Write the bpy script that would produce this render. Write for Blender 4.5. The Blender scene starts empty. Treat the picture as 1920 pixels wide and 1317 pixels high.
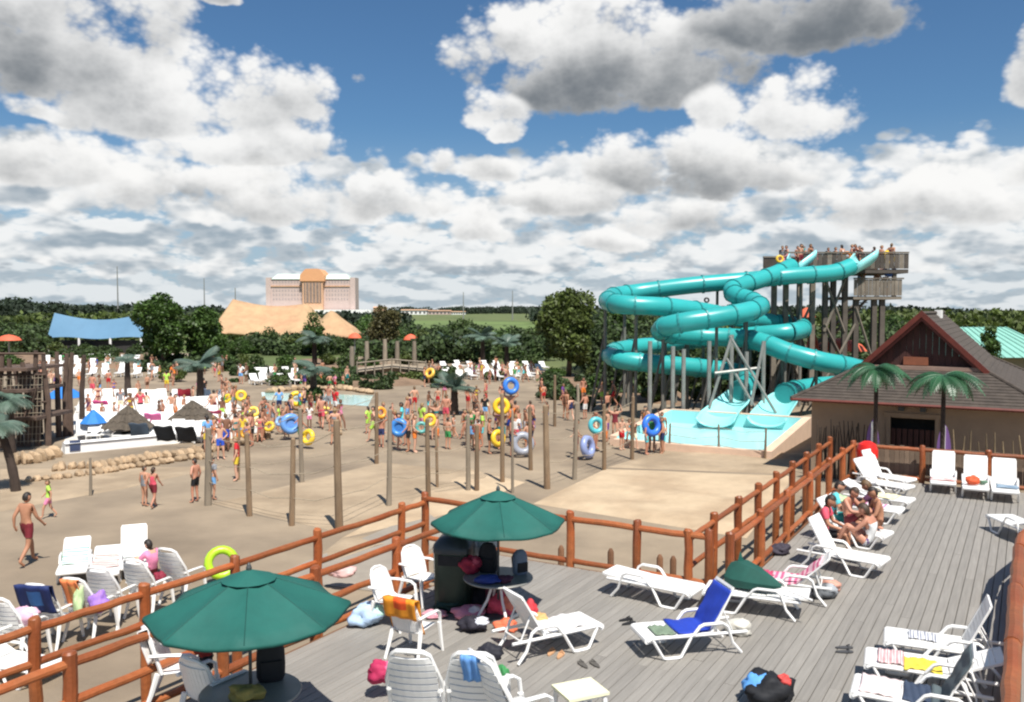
import bpy, bmesh, math, random
import numpy as np
from mathutils import Vector, Matrix
random.seed(7)
RNG = np.random.default_rng(7)
R = math.radians
SC = bpy.context.scene
COL = SC.collection

# ------------------------------------------------------------------ camera
FPX = 1640.0            # focal length in pixels of the 1920 px wide photograph
CZ = 6.5                # eye height above the park's ground
PITCH = -math.atan(78.5/FPX)
cam_d = bpy.data.cameras.new('camera')
cam = bpy.data.objects.new('camera', cam_d)
COL.objects.link(cam)
cam_d.sensor_width = 36.0
cam_d.lens = FPX/1920*36.0
cam_d.clip_start = 0.1
cam_d.clip_end = 6000
cam.location = (0, 0, CZ)
cam.rotation_euler = (math.pi/2+PITCH, 0, 0)
SC.camera = cam

# ------------------------------------------------------------------ view
SC.view_settings.view_transform = 'Standard'
SC.view_settings.look = 'None'
SC.view_settings.gamma = 1.0
SC.view_settings.use_curve_mapping = False
SC.view_settings.exposure = 0.48
SC.cycles.filter_width = 2.2       # the photograph is soft

# ------------------------------------------------------------------ sun
SUN_EL, SUN_AZ = R(60), R(159)      # azimuth from +Y towards +X: behind the camera, a little right
sd = bpy.data.lights.new('sun', 'SUN')
sd.energy = 5.0
sd.angle = R(0.53)
sd.color = (1.0, 0.955, 0.89)
sun = bpy.data.objects.new('sun', sd)
COL.objects.link(sun)
to_sun = Vector((math.sin(SUN_AZ)*math.cos(SUN_EL), math.cos(SUN_AZ)*math.cos(SUN_EL), math.sin(SUN_EL)))
sun.rotation_euler = to_sun.to_track_quat('Z', 'Y').to_euler()
sun.location = (0, 0, 60)

# ------------------------------------------------------------------ sky with cumulus clouds
W = bpy.data.worlds.new('World')
SC.world = W
W.use_nodes = True
NT = W.node_tree
for n in list(NT.nodes):
    NT.nodes.remove(n)

def _set(sock, v):
    if isinstance(v, (int, float)):
        sock.default_value = v
    else:
        NT.links.new(v, sock)

def mth(op, a, b=None, c=None, clamp=False):
    n = NT.nodes.new('ShaderNodeMath')
    n.operation = op
    n.use_clamp = clamp
    _set(n.inputs[0], a)
    if b is not None: _set(n.inputs[1], b)
    if c is not None: _set(n.inputs[2], c)
    return n.outputs[0]

def sstep(x, lo, hi):
    n = NT.nodes.new('ShaderNodeMapRange')
    n.interpolation_type = 'SMOOTHSTEP'
    _set(n.inputs[0], x)
    n.inputs[1].default_value = lo
    n.inputs[2].default_value = hi
    n.inputs[3].default_value = 0
    n.inputs[4].default_value = 1
    return n.outputs[0]

def comb(x, y, z):
    n = NT.nodes.new('ShaderNodeCombineXYZ')
    for i, v in enumerate((x, y, z)):
        _set(n.inputs[i], v)
    return n.outputs[0]

def fbm(vec, scale, detail=5, rough=0.55, dist=0.0):
    n = NT.nodes.new('ShaderNodeTexNoise')
    n.noise_dimensions = '3D'
    NT.links.new(vec, n.inputs['Vector'])
    n.inputs['Scale'].default_value = scale
    n.inputs['Detail'].default_value = detail
    n.inputs['Roughness'].default_value = rough
    n.inputs['Distortion'].default_value = dist
    return n.outputs[0]

def puff(vec, scale, detail=3, rough=0.5):
    n = NT.nodes.new('ShaderNodeTexVoronoi')
    n.voronoi_dimensions = '2D'
    n.feature = 'SMOOTH_F1'
    NT.links.new(vec, n.inputs['Vector'])
    n.inputs['Scale'].default_value = scale
    n.inputs['Detail'].default_value = detail
    n.inputs['Roughness'].default_value = rough
    n.inputs['Lacunarity'].default_value = 2.3
    n.inputs['Smoothness'].default_value = 0.35
    n.normalize = False
    return n.outputs['Distance']

def mixrgb(f, a, b):
    n = NT.nodes.new('ShaderNodeMix')
    n.data_type = 'RGBA'
    _set(n.inputs['Factor'], f)
    for s, v in ((n.inputs[6], a), (n.inputs[7], b)):
        if isinstance(v, tuple): s.default_value = (*v, 1)
        else: NT.links.new(v, s)
    return n.outputs[2]

tc = NT.nodes.new('ShaderNodeTexCoord')
sep = NT.nodes.new('ShaderNodeSeparateXYZ')
nrm = NT.nodes.new('ShaderNodeVectorMath'); nrm.operation = 'NORMALIZE'
NT.links.new(tc.outputs['Generated'], nrm.inputs[0])
NT.links.new(nrm.outputs[0], sep.inputs[0])
AZ = mth('ARCTAN2', sep.outputs[0], sep.outputs[1])
EL = mth('ARCSINE', sep.outputs[2])
vec2 = comb(AZ, mth('MULTIPLY', EL, 1.35), 0.0)
vec2u = comb(mth('ADD', AZ, 0.008), mth('ADD', mth('MULTIPLY', EL, 1.35), 0.022), 0.0)

def billow(v):
    """cauliflower relief, about -0.5..0.5"""
    p = puff(v, 13.0, 3, 0.55)
    f = fbm(v, 15.0, 6, 0.57, 0.3)
    return mth('ADD', mth('MULTIPLY', mth('SUBTRACT', 0.42, p), 0.8), mth('MULTIPLY', mth('SUBTRACT', f, 0.5), 1.15))
B0 = billow(vec2)
B1 = billow(vec2u)
WARP = mth('SUBTRACT', fbm(vec2, 7.0, 2, 0.5), 0.5)

def pix(px, py):
    d = Vector(((px-960)/FPX, 1.0, (580-py)/FPX)).normalized()
    return math.atan2(d.x, d.y), math.asin(d.z)

# clouds as the day has them: centre x, base y, half width, height above the base, depth below, brightness, (photo pixels)
CLOUDS = [
    # px,  py(base), rx, rtop, rbot, bright(top), darkness of the base
    (120, 150, 300, 260, 75, 0.80, 0.55),
    (40, 130, 150, 120, 70, 0.50, 0.50),
    (330, 215, 320, 135, 50, 1.00, 0.62),
    (560, 205, 95, 80, 40, 1.00, 0.70),
    (470, 285, 170, 75, 30, 0.88, 0.72),
    (60, 215, 90, 35, 20, 0.95, 0.8),
    (110, 320, 190, 75, 35, 0.92, 0.66),
    (290, 370, 150, 100, 40, 1.00, 0.66),
    (500, 390, 170, 95, 35, 0.97, 0.66),
    (715, 392, 130, 62, 28, 1.05, 0.68),
    (900, 440, 70, 62, 25, 1.05, 0.75),
    (1470, 62, 260, 110, 50, 0.60, 0.40),
    (1110, 165, 260, 215, 60, 0.98, 0.36),
    (985, 90, 90, 95, 60, 1.08, 0.75),
    (1300, 130, 130, 80, 80, 0.70, 0.45),
    (915, 215, 85, 55, 30, 1.00, 0.75),
    (955, 250, 35, 30, 18, 0.8, 0.75),
    (825, 322, 36, 50, 22, 0.98, 0.72),
    (925, 325, 75, 32, 18, 0.9, 0.72),
    (1290, 335, 230, 105, 48, 1.05, 0.50),
    (1330, 200, 60, 70, 60, 1.02, 0.8),
    (1500, 225, 120, 85, 45, 1.02, 0.72),
    (1400, 315, 110, 70, 60, 0.9, 0.6),
    (1060, 385, 130, 60, 24, 1.02, 0.62),
    (1250, 420, 120, 48, 24, 1.0, 0.62),
    (1120, 455, 110, 42, 20, 1.0, 0.7),
    (1780, 395, 150, 105, 36, 1.05, 0.66),
    (1620, 400, 130, 70, 32, 0.98, 0.66),
    (1920, 325, 55, 60, 26, 1.0, 0.7),
    (1920, 140, 52, 80, 55, 0.8, 0.6),
    (415, 12, 40, 14, 12, 0.72, 0.7),
    (690, 150, 45, 22, 16, 0.35, 0.5),
    (1690, 225, 60, 16, 12, 0.38, 0.5),
]
elw = mth('ADD', EL, mth('MULTIPLY', WARP, 0.035))
azw = mth('ADD', AZ, mth('MULTIPLY', WARP, 0.05))
D = None; S = None
for (px, py, rx, rt, rb, br, dk) in CLOUDS:
    a, e = pix(px, py)
    k = math.cos(a)
    rx, rt, rb = 1.22*rx/FPX*k*k, 1.16*rt/FPX*k, 1.2*rb/FPX*k
    dx = mth('MULTIPLY', mth('SUBTRACT', azw, a), 1/rx)
    dz = mth('SUBTRACT', elw, e)
    up = mth('MULTIPLY', dz, 1/rt)
    dn = mth('MULTIPLY', dz, -1/rb)
    dy = mth('MAXIMUM', up, dn)
    q = mth('ADD', mth('MULTIPLY', dx, dx), mth('MULTIPLY', dy, dy))
    b = mth('SUBTRACT', 1.0, q)
    if br < 0.39: b = mth('SUBTRACT', b, 0.62)
    # light runs from the base darkness to the top brightness with height in the cloud
    s = mth('ADD', dk, mth('MULTIPLY', sstep(up, -0.3, 0.72), br-dk))
    if D is None:
        D, S = b, s
    else:
        f = sstep(mth('SUBTRACT', b, D), -0.25, 0.25)
        S = mth('ADD', S, mth('MULTIPLY', f, mth('SUBTRACT', s, S)))
        D = mth('SMOOTH_MAX', D, b, 0.15)
D = mth('MAXIMUM', D, -0.9)
dens = mth('ADD', D, mth('MULTIPLY', B0, 0.92))
dens_u = mth('ADD', D, mth('MULTIPLY', B1, 0.92))
cov = sstep(dens, -0.04, 0.42)
# rows of smaller cumulus that crowd together and shrink towards the horizon
def layer(sc, flat_, seed, lo, hi, thr0, soft, dim):
    """one row of cumulus between two elevations: (coverage, light)"""
    def val(de):
        v = comb(mth('MULTIPLY', AZ, sc), mth('MULTIPLY', mth('ADD', EL, de), sc*flat_), seed)
        f = mth('MULTIPLY', fbm(v, 1.0, 6, 0.58, 0.2), 0.8)
        return mth('ADD', f, mth('MULTIPLY', mth('SUBTRACT', 0.5, puff(v, 1.9, 2, 0.5)), 0.30))
    a = val(0.0)
    def low(de):
        return fbm(comb(mth('MULTIPLY', AZ, sc), mth('MULTIPLY', mth('ADD', EL, de), sc*flat_), seed), 1.0, 3, 0.5, 0.2)
    win = mth('MULTIPLY', sstep(EL, lo-0.02, lo+0.02), sstep(EL, hi+soft, hi-soft))
    c = sstep(mth('ADD', a, mth('MULTIPLY', mth('SUBTRACT', win, 1.0), 0.5)), thr0, thr0+0.16)
    l = mth('ADD', 0.64, mth('MULTIPLY', sstep(mth('SUBTRACT', low(0.0), low(0.17/sc)), -0.12, 0.12), 0.43))
    # dense middles go grey
    l = mth('SUBTRACT', l, mth('MULTIPLY', sstep(a, thr0+0.12, thr0+0.36), dim))
    return c, l
LAYERS = [layer(20.0, 2.7, 1.3, -0.05, 0.055, 0.10, 0.02, 0.06), layer(13.0, 2.1, 5.1, 0.035, 0.105, 0.12, 0.025, 0.14),
          layer(9.0, 1.75, 9.4, 0.085, 0.185, 0.175, 0.035, 0.18), layer(4.5, 1.5, 14.2, 0.36, 0.9, 0.34, 0.10, 0.10)]
# big clouds: relief lit from above
rel = mth('MULTIPLY', mth('SUBTRACT', dens, dens_u), mth('MULTIPLY', S, 0.38))
rel = mth('MINIMUM', mth('MAXIMUM', rel, -0.20), 0.20)
thin = sstep(dens, 0.75, 0.05)
S1 = mth('SUBTRACT', mth('ADD', S, rel), mth('MULTIPLY', sstep(dens, 0.35, 1.15), 0.13))
S1 = mth('ADD', S1, mth('MULTIPLY', mth('MULTIPLY', thin, 0.22), mth('SUBTRACT', 1.0, S1)))
S1 = mth('ADD', S1, mth('MULTIPLY', WARP, 0.55))
S1 = mth('MINIMUM', mth('MAXIMUM', S1, 0.20), 1.08)

sky = NT.nodes.new('ShaderNodeTexSky')
sky.sky_type = 'NISHITA'
sky.sun_disc = False
sky.sun_elevation = SUN_EL
sky.sun_rotation = SUN_AZ
sky.air_density = 1.0
sky.dust_density = 0.6
sky.ozone_density = 2.2
SKY_STR = 0.064
KX = SKY_STR*2**SC.view_settings.exposure
def cloudcol(s, far=False):
    lo_ = (0.33/KX, 0.395/KX, 0.455/KX) if far else (0.17/KX, 0.19/KX, 0.21/KX)
    return mixrgb(sstep(s, 0.46 if far else 0.26, 1.0), lo_, (0.97/KX, 0.965/KX, 0.95/KX))
tint = NT.nodes.new('ShaderNodeMix'); tint.data_type = 'RGBA'; tint.blend_type = 'MULTIPLY'
tint.inputs['Factor'].default_value = 1.0
NT.links.new(sky.outputs[0], tint.inputs[6]); tint.inputs[7].default_value = (0.60, 0.86, 1.05, 1)
skyc = mixrgb(mth('MULTIPLY', sstep(EL, 0.21, 0.02), 0.78), tint.outputs[2], (0.44/KX, 0.55/KX, 0.66/KX))
c_rows = skyc
for k_, (c_, l_) in enumerate(LAYERS):
    fade = (0.62, 0.86, 0.95, 0.95)[k_]
    c_rows = mixrgb(mth('MULTIPLY', c_, fade), c_rows, cloudcol(l_, True))
final = mixrgb(mth('MULTIPLY', cov, 0.97), c_rows, cloudcol(S1))
bg = NT.nodes.new('ShaderNodeBackground')
bg.inputs['Strength'].default_value = SKY_STR
out = NT.nodes.new('ShaderNodeOutputWorld')
NT.links.new(final, bg.inputs['Color'])
NT.links.new(bg.outputs[0], out.inputs[0])
W.cycles.sampling_method = 'MANUAL'
W.cycles.sample_map_resolution = 512

# ================================================================== helpers
from mathutils import noise as mnoise
def at(px, py, z=0.0):
    """the point of the place at height z that the photograph shows at this pixel"""
    dx = (px-960)/FPX; dz = (658.5-py)/FPX
    y = math.cos(PITCH)-math.sin(PITCH)*dz
    zz = math.sin(PITCH)+math.cos(PITCH)*dz
    t = (z-CZ)/zz
    return Vector((dx*t, y*t, z))

def atd(px, py, d):
    dx = (px-960)/FPX; dz = (658.5-py)/FPX
    y = math.cos(PITCH)-math.sin(PITCH)*dz
    zz = math.sin(PITCH)+math.cos(PITCH)*dz
    t = d/y
    return Vector((dx*t, d, CZ+zz*t))

DA = math.atan(970/FPX)                   # the boards of the deck run 30.6 degrees right of the view
U2 = Vector((math.sin(DA), math.cos(DA), 0)); V2 = Vector((math.cos(DA), -math.sin(DA), 0))
ROT_U = math.pi/2-DA                      # z rotation that turns local +X along the boards
DZ = 1.2                                  # deck height
def uv(u, v, z=0.0):
    return U2*u+V2*v+Vector((0, 0, z))

def srgb(h):
    h = h.lstrip('#')
    c = [int(h[i:i+2], 16)/255 for i in (0, 2, 4)]
    return tuple(x/12.92 if x <= 0.04045 else ((x+0.055)/1.055)**2.4 for x in c)

MATS = {}
def mat(name, rgb, rough=0.6, var=0.18, scale=4.0, bump=0.0, bscale=None, obj_var=0.0, spec=0.5, island=0.0, second=None, metal=0.0, trans=0.0, stretch=None, detail=5):
    """procedural material: base colour with noise variation, optional bump, per-object and per-piece variation"""
    if name in MATS: return MATS[name]
    m = bpy.data.materials.new(name); m.use_nodes = True
    nt = m.node_tree; b = nt.nodes['Principled BSDF']; L = nt.links.new
    b.inputs['Roughness'].default_value = rough
    b.inputs['Specular IOR Level'].default_value = spec
    b.inputs['Metallic'].default_value = metal
    tcn = nt.nodes.new('ShaderNodeTexCoord')
    src = tcn.outputs['Object']
    if stretch:
        mp = nt.nodes.new('ShaderNodeMapping'); mp.inputs['Scale'].default_value = stretch
        L(src, mp.inputs[0]); src = mp.outputs[0]
    nz = nt.nodes.new('ShaderNodeTexNoise'); nz.inputs['Scale'].default_value = scale
    nz.inputs['Detail'].default_value = detail; nz.inputs['Roughness'].default_value = 0.6
    L(src, nz.inputs['Vector'])
    mr = nt.nodes.new('ShaderNodeMapRange'); L(nz.outputs[0], mr.inputs[0])
    mr.inputs[1].default_value = 0.3; mr.inputs[2].default_value = 0.7
    mr.inputs[3].default_value = 1-var; mr.inputs[4].default_value = 1+var
    val = mr.outputs[0]
    if obj_var or island:
        if obj_var:
            oi = nt.nodes.new('ShaderNodeObjectInfo'); rs = oi.outputs['Random']; amt = obj_var
        else:
            g = nt.nodes.new('ShaderNodeNewGeometry'); rs = g.outputs['Random Per Island']; amt = island
        m2 = nt.nodes.new('ShaderNodeMapRange'); L(rs, m2.inputs[0])
        m2.inputs[3].default_value = 1-amt; m2.inputs[4].default_value = 1+amt
        mm = nt.nodes.new('ShaderNodeMath'); mm.operation = 'MULTIPLY'
        L(val, mm.inputs[0]); L(m2.outputs[0], mm.inputs[1]); val = mm.outputs[0]
    vm = nt.nodes.new('ShaderNodeVectorMath'); vm.operation = 'SCALE'
    vm.inputs[0].default_value = rgb
    if second:
        mx = nt.nodes.new('ShaderNodeMix'); mx.data_type = 'RGBA'
        n2 = nt.nodes.new('ShaderNodeTexNoise'); n2.inputs['Scale'].default_value = scale*0.35; n2.inputs['Detail'].default_value = 4
        L(src, n2.inputs['Vector'])
        m3 = nt.nodes.new('ShaderNodeMapRange'); L(n2.outputs[0], m3.inputs[0]); m3.inputs[1].default_value = 0.42; m3.inputs[2].default_value = 0.62
        L(m3.outputs[0], mx.inputs['Factor']); mx.inputs[6].default_value = (*rgb, 1); mx.inputs[7].default_value = (*second, 1)
        L(mx.outputs[2], vm.inputs[0])
    L(val, vm.inputs['Scale']); L(vm.outputs[0], b.inputs['Base Color'])
    if bump:
        bp = nt.nodes.new('ShaderNodeBump'); bp.inputs['Strength'].default_value = bump; bp.inputs['Distance'].default_value = 0.03
        nb = nt.nodes.new('ShaderNodeTexNoise'); nb.inputs['Scale'].default_value = bscale or scale*4; nb.inputs['Detail'].default_value = 4
        L(src, nb.inputs['Vector']); L(nb.outputs[0], bp.inputs['Height']); L(bp.outputs[0], b.inputs['Normal'])
    if trans:
        o = nt.nodes['Material Output']; ms = nt.nodes.new('ShaderNodeMixShader'); tr = nt.nodes.new('ShaderNodeBsdfTranslucent')
        L(vm.outputs[0], tr.inputs[0]); ms.inputs[0].default_value = trans
        L(b.outputs[0], ms.inputs[1]); L(tr.outputs[0], ms.inputs[2]); L(ms.outputs[0], o.inputs[0])
    MATS[name] = m
    return m

def cmat(hexs, rough=0.75, k=0.85):
    """plain cloth / plastic colour given as the daylight look of the thing"""
    return mat('cloth_'+hexs, tuple(x*k for x in srgb(hexs)), rough, 0.12, 9.0)

class MB:
    """collects shapes and links them as ONE mesh object"""
    def __init__(s): s.v = []; s.f = []; s.m = []
    def add(s, vs, fs, m=0):
        o = len(s.v); s.v += [tuple(p) for p in vs]
        for f in fs: s.f.append(tuple(i+o for i in f)); s.m.append(m)
    def box(s, c, d, rz=0.0, m=0, ry=0.0, rx=0.0):
        M = Matrix.Translation(Vector(c)) @ Matrix.Rotation(rz, 4, 'Z') @ Matrix.Rotation(ry, 4, 'Y') @ Matrix.Rotation(rx, 4, 'X')
        h = Vector(d)/2
        vs = [M @ Vector((x*h.x, y*h.y, z*h.z)) for x in (-1, 1) for y in (-1, 1) for z in (-1, 1)]
        s.add(vs, [(0, 1, 3, 2), (4, 6, 7, 5), (0, 4, 5, 1), (2, 3, 7, 6), (0, 2, 6, 4), (1, 5, 7, 3)], m)
    def tube(s, pts, r, n=8, m=0, flat=1.0, caps=True, closed=False):
        P = [Vector(p) for p in pts]; k = len(P)
        rs = r if isinstance(r, (list, tuple)) else [r]*k
        o = len(s.v); prev = None
        for i in range(k):
            if closed: t = (P[(i+1) % k]-P[i-1])
            else: t = (P[min(i+1, k-1)]-P[max(i-1, 0)])
            t = t.normalized() if t.length > 1e-9 else Vector((0, 0, 1))
            if prev is None:
                a = Vector((0, 0, 1)) if abs(t.z) < 0.9 else Vector((1, 0, 0))
                nx = t.cross(a).normalized()
            else:
                nx = (prev-t*prev.dot(t))
                nx = nx.normalized() if nx.length > 1e-6 else t.orthogonal().normalized()
            prev = nx; ny = t.cross(nx)
            for j in range(n):
                an = 2*math.pi*j/n
                s.v.append(tuple(P[i]+nx*(math.cos(an)*rs[i])+ny*(math.sin(an)*rs[i]*flat)))
        K = k if closed else k-1
        for i in range(K):
            i2 = (i+1) % k
            for j in range(n):
                j2 = (j+1) % n
                s.f.append((o+i*n+j, o+i*n+j2, o+i2*n+j2, o+i2*n+j)); s.m.append(m)
        if caps and not closed:
            s.f.append(tuple(o+j for j in reversed(range(n)))); s.m.append(m)
            s.f.append(tuple(o+(k-1)*n+j for j in range(n))); s.m.append(m)
    def lathe(s, prof, n=20, m=0, c=(0, 0, 0), sx=1.0, sy=1.0):
        o = len(s.v); k = len(prof)
        for (r, z) in prof:
            for j in range(n):
                a = 2*math.pi*j/n
                s.v.append((c[0]+r*sx*math.cos(a), c[1]+r*sy*math.sin(a), c[2]+z))
        for i in range(k-1):
            for j in range(n):
                j2 = (j+1) % n
                s.f.append((o+i*n+j, o+i*n+j2, o+(i+1)*n+j2, o+(i+1)*n+j)); s.m.append(m)
        s.f.append(tuple(o+j for j in reversed(range(n)))); s.m.append(m)
        s.f.append(tuple(o+(k-1)*n+j for j in range(n))); s.m.append(m)
    def blob(s, c, d, m=0, seed=0, rough=0.12, nu=12, nv=8, rz=0.0):
        """lump with folds"""
        o = len(s.v); off = Vector((seed*3.17, seed*1.31, seed*0.77)); ca, sa = math.cos(rz), math.sin(rz)
        for i in range(nv+1):
            th = math.pi*i/nv
            for j in range(nu):
                a = 2*math.pi*j/nu
                u = Vector((math.sin(th)*math.cos(a), math.sin(th)*math.sin(a), math.cos(th)))
                k = 1+rough*(1.5*mnoise.noise(u*1.3+off)+1.2*(0.35-abs(mnoise.noise(u*2.6+off)))+0.7*(0.3-abs(mnoise.noise(u*5.0+off))))
                x, y, z = u.x*k*d[0]/2, u.y*k*d[1]/2, u.z*k*d[2]/2
                s.v.append((c[0]+x*ca-y*sa, c[1]+x*sa+y*ca, c[2]+z))
        for i in range(nv):
            for j in range(nu):
                j2 = (j+1) % nu
                s.f.append((o+i*nu+j, o+(i+1)*nu+j, o+(i+1)*nu+j2, o+i*nu+j2)); s.m.append(m)
    def grid(s, fn, nu, nv, m=0, thick=0.0):
        o = len(s.v)
        for i in range(nu+1):
            for j in range(nv+1):
                s.v.append(tuple(fn(i/nu, j/nv)))
        for i in range(nu):
            for j in range(nv):
                a = o+i*(nv+1)+j
                s.f.append((a, a+1, a+nv+2, a+nv+1)); s.m.append(m)
    def build(s, name, mats, parent=None, smooth=False, solid=0.0):
        me = bpy.data.meshes.new(name)
        me.from_pydata(s.v, [], s.f)
        for x in (mats if isinstance(mats, (list, tuple)) else [mats]): me.materials.append(x)
        me.polygons.foreach_set('material_index', s.m)
        if smooth is True: me.polygons.foreach_set('use_smooth', [True]*len(s.f))
        me.update()
        o = bpy.data.objects.new(name, me); COL.objects.link(o)
        if parent is not None: o.parent = parent
        if smooth == 'auto':
            bm = bmesh.new(); bm.from_mesh(me)
            bmesh.ops.recalc_face_normals(bm, faces=bm.faces)
            for f in bm.faces: f.smooth = True
            for e in bm.edges:
                e.smooth = not (len(e.link_faces) == 2 and e.calc_face_angle(0) > 0.6)
            bm.to_mesh(me); bm.free()
        if solid:
            md = o.modifiers.new('thickness', 'SOLIDIFY'); md.thickness = solid; md.offset = 0
        return o

def tag(o, label=None, cat=None, group=None, kind=None):
    if label: o['label'] = label
    if cat: o['category'] = cat
    if group: o['group'] = group
    if kind: o['kind'] = kind
    return o

def thing(name, label, cat, loc=(0, 0, 0), rz=0.0, group=None):
    o = bpy.data.objects.new(name, None); COL.objects.link(o)
    o.empty_display_size = 0.2
    o.location = loc; o.rotation_euler = (0, 0, rz)
    return tag(o, label, cat, group)

def dup(root, loc, rz=None, label=None, group=None, scale=None):
    def cp(o, par):
        c = o.copy(); COL.objects.link(c)
        if par is not None:
            c.parent = par
        for ch in o.children: cp(ch, c)
        return c
    r = cp(root, None)
    r.location = loc
    if rz is not None: r.rotation_euler = (0, 0, rz)
    if scale is not None: r.scale = (scale,)*3 if isinstance(scale, (int, float)) else scale
    if label: r['label'] = label
    if group: r['group'] = group
    return r

def flat(name, pts, m, z, kind='structure', sub=1):
    """a ground sheet from a list of (x, y) points"""
    mb = MB(); mb.add([(p[0], p[1], z) for p in pts], [tuple(range(len(pts)))])
    o = mb.build(name, m)
    return tag(o, kind=kind)

def crom(pts, n=6, closed=False):
    """Catmull-Rom curve through the points"""
    P = [Vector(p) for p in pts]; out = []; k = len(P)
    segs = k if closed else k-1
    for i in range(segs):
        g = lambda q: P[q % k] if closed else P[max(0, min(k-1, q))]
        p0, p1, p2, p3 = g(i-1), g(i), g(i+1), g(i+2)
        for s in range(n):
            t = s/n
            out.append(0.5*((2*p1)+(p2-p0)*t+(2*p0-5*p1+4*p2-p3)*t*t+(3*p1-p0-3*p2+p3)*t**3))
    if not closed: out.append(P[-1])
    return out

def quads_object(name, C, size, mats, parent=None, aspect=1.5, flatten=0.0, rng=RNG, curl=True):
    """leaf-sized quads at the points C (n,3), random orientation; one mesh"""
    n = len(C)
    a = rng.normal(size=(n, 3)); a[:, 2] *= (1-flatten)
    a /= np.linalg.norm(a, axis=1)[:, None]
    b = rng.normal(size=(n, 3)); b -= a*(a*b).sum(1)[:, None]; b /= np.linalg.norm(b, axis=1)[:, None]
    s = size*(0.6+0.8*rng.random(n))[:, None]
    a = a*s*aspect*0.5; b = b*s*0.5
    V = np.stack([C-a, C-b*0.9+a*0.1, C+a, C+b*0.9+a*0.1], 1).reshape(-1, 3)
    me = bpy.data.meshes.new(name)
    me.vertices.add(4*n); me.vertices.foreach_set('co', V.astype(np.float32).ravel())
    me.loops.add(4*n); me.loops.foreach_set('vertex_index', np.arange(4*n, dtype=np.int32))
    me.polygons.add(n); me.polygons.foreach_set('loop_start', np.arange(0, 4*n, 4, dtype=np.int32))
    try: me.polygons.foreach_set('loop_total', np.full(n, 4, dtype=np.int32))
    except Exception: pass
    me.materials.append(mats)
    me.update(calc_edges=True); me.validate()
    o = bpy.data.objects.new(name, me); COL.objects.link(o)
    if parent is not None: o.parent = parent
    return o

def clump_points(clumps, n, rng=RNG, shell=0.55):
    """points inside ellipsoids (cx,cy,cz,rx,ry,rz), mostly near their skins"""
    cl = np.array(clumps, float); w = (cl[:, 3]*cl[:, 4]*cl[:, 5])**(2/3); w /= w.sum()
    idx = rng.choice(len(cl), n, p=w)
    d = rng.normal(size=(n, 3)); d /= np.linalg.norm(d, axis=1)[:, None]
    r = shell+(1-shell)*rng.random(n)
    r = np.where(rng.random(n) < 0.12, r*1.18, r)
    return cl[idx, :3]+d*cl[idx, 3:]*r[:, None]

# ================================================================== materials
M_PLAZA = mat('sun_bleached_concrete', (0.278, 0.217, 0.148), 0.9, 0.19, 0.45, 0.35, 14, second=(0.205, 0.158, 0.108), detail=8)
M_SAND = mat('pale_dry_sand', (0.47, 0.36, 0.235), 0.95, 0.10, 1.3, 1.0, 5, second=(0.385, 0.283, 0.18), detail=8)
M_SAND2 = mat('trodden_sand', (0.36, 0.275, 0.182), 0.95, 0.13, 1.1, 1.0, 5, second=(0.28, 0.21, 0.136), detail=8)
M_EARTH = mat('brown_planting_earth', (0.20, 0.13, 0.08), 0.95, 0.3, 0.6, 0.5, 6)
M_GRASS = mat('meadow_grass', (0.085, 0.115, 0.032), 0.95, 0.30, 0.05, 0.3, 3, second=(0.12, 0.14, 0.045), detail=8)
M_FIELD = mat('mown_field', (0.13, 0.19, 0.05), 0.95, 0.25, 0.03, second=(0.09, 0.13, 0.035), detail=8)
M_DECK = mat('grey_composite_board', (0.245, 0.228, 0.202), 0.62, 0.14, 3.0, 0.12, 40, obj_var=0.09, stretch=(0.35, 6, 6))
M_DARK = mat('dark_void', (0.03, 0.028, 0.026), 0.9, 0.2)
M_LOG = mat('stained_log', (0.27, 0.070, 0.019), 0.48, 0.28, 2.2, 0.25, 16, obj_var=0.25, second=(0.36, 0.13, 0.045), stretch=(1, 1, 1))
M_LOGDARK = mat('old_brown_timber', (0.16, 0.075, 0.035), 0.7, 0.3, 2.0, 0.3, 14, obj_var=0.2)
M_POLE = mat('weathered_pole', (0.22, 0.155, 0.095), 0.85, 0.3, 3.0, 0.4, 18, obj_var=0.22, second=(0.16, 0.10, 0.055), stretch=(2, 2, 0.35))
M_GREYPOLE = mat('silvered_pole', (0.25, 0.205, 0.15), 0.85, 0.2, 3.0, obj_var=0.2, stretch=(2, 2, 0.4))
M_RESIN = mat('white_resin', (0.80, 0.79, 0.76), 0.32, 0.04, 2.0)
M_RESIN2 = mat('chalky_white_resin', (0.74, 0.73, 0.70), 0.45, 0.07, 3.0)
M_CREAM = mat('cream_resin', (0.80, 0.77, 0.52), 0.4, 0.05, 3.0)
M_UMB = mat('green_canvas', (0.010, 0.110, 0.088), 0.75, 0.16, 1.6, 0.35, 5, trans=0.10)
M_DKGREEN = mat('dark_green_plastic', (0.012, 0.030, 0.020), 0.45, 0.2, 3)
M_METAL = mat('galvanised_steel', (0.27, 0.27, 0.245), 0.5, 0.2, 2.0, metal=0.3)
M_DKMETAL = mat('dark_painted_steel', (0.05, 0.055, 0.055), 0.5, 0.2, 2.0)
M_TEAL = mat('teal_fibreglass', (0.030, 0.345, 0.335), 0.34, 0.06, 0.9, obj_var=0.06, spec=0.5)
M_TEALDK = mat('teal_flange', (0.02, 0.22, 0.22), 0.45, 0.1, 2.0)
M_AQUA = mat('aqua_pool_paint', (0.34, 0.70, 0.69), 0.40, 0.06, 0.8)
M_RIM = mat('pinkish_pool_rim', (0.66, 0.47, 0.34), 0.8, 0.08, 2.0)
M_STUCCO = mat('beige_stucco', (0.31, 0.225, 0.155), 0.92, 0.08, 2.0, 0.2, 30)
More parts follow.
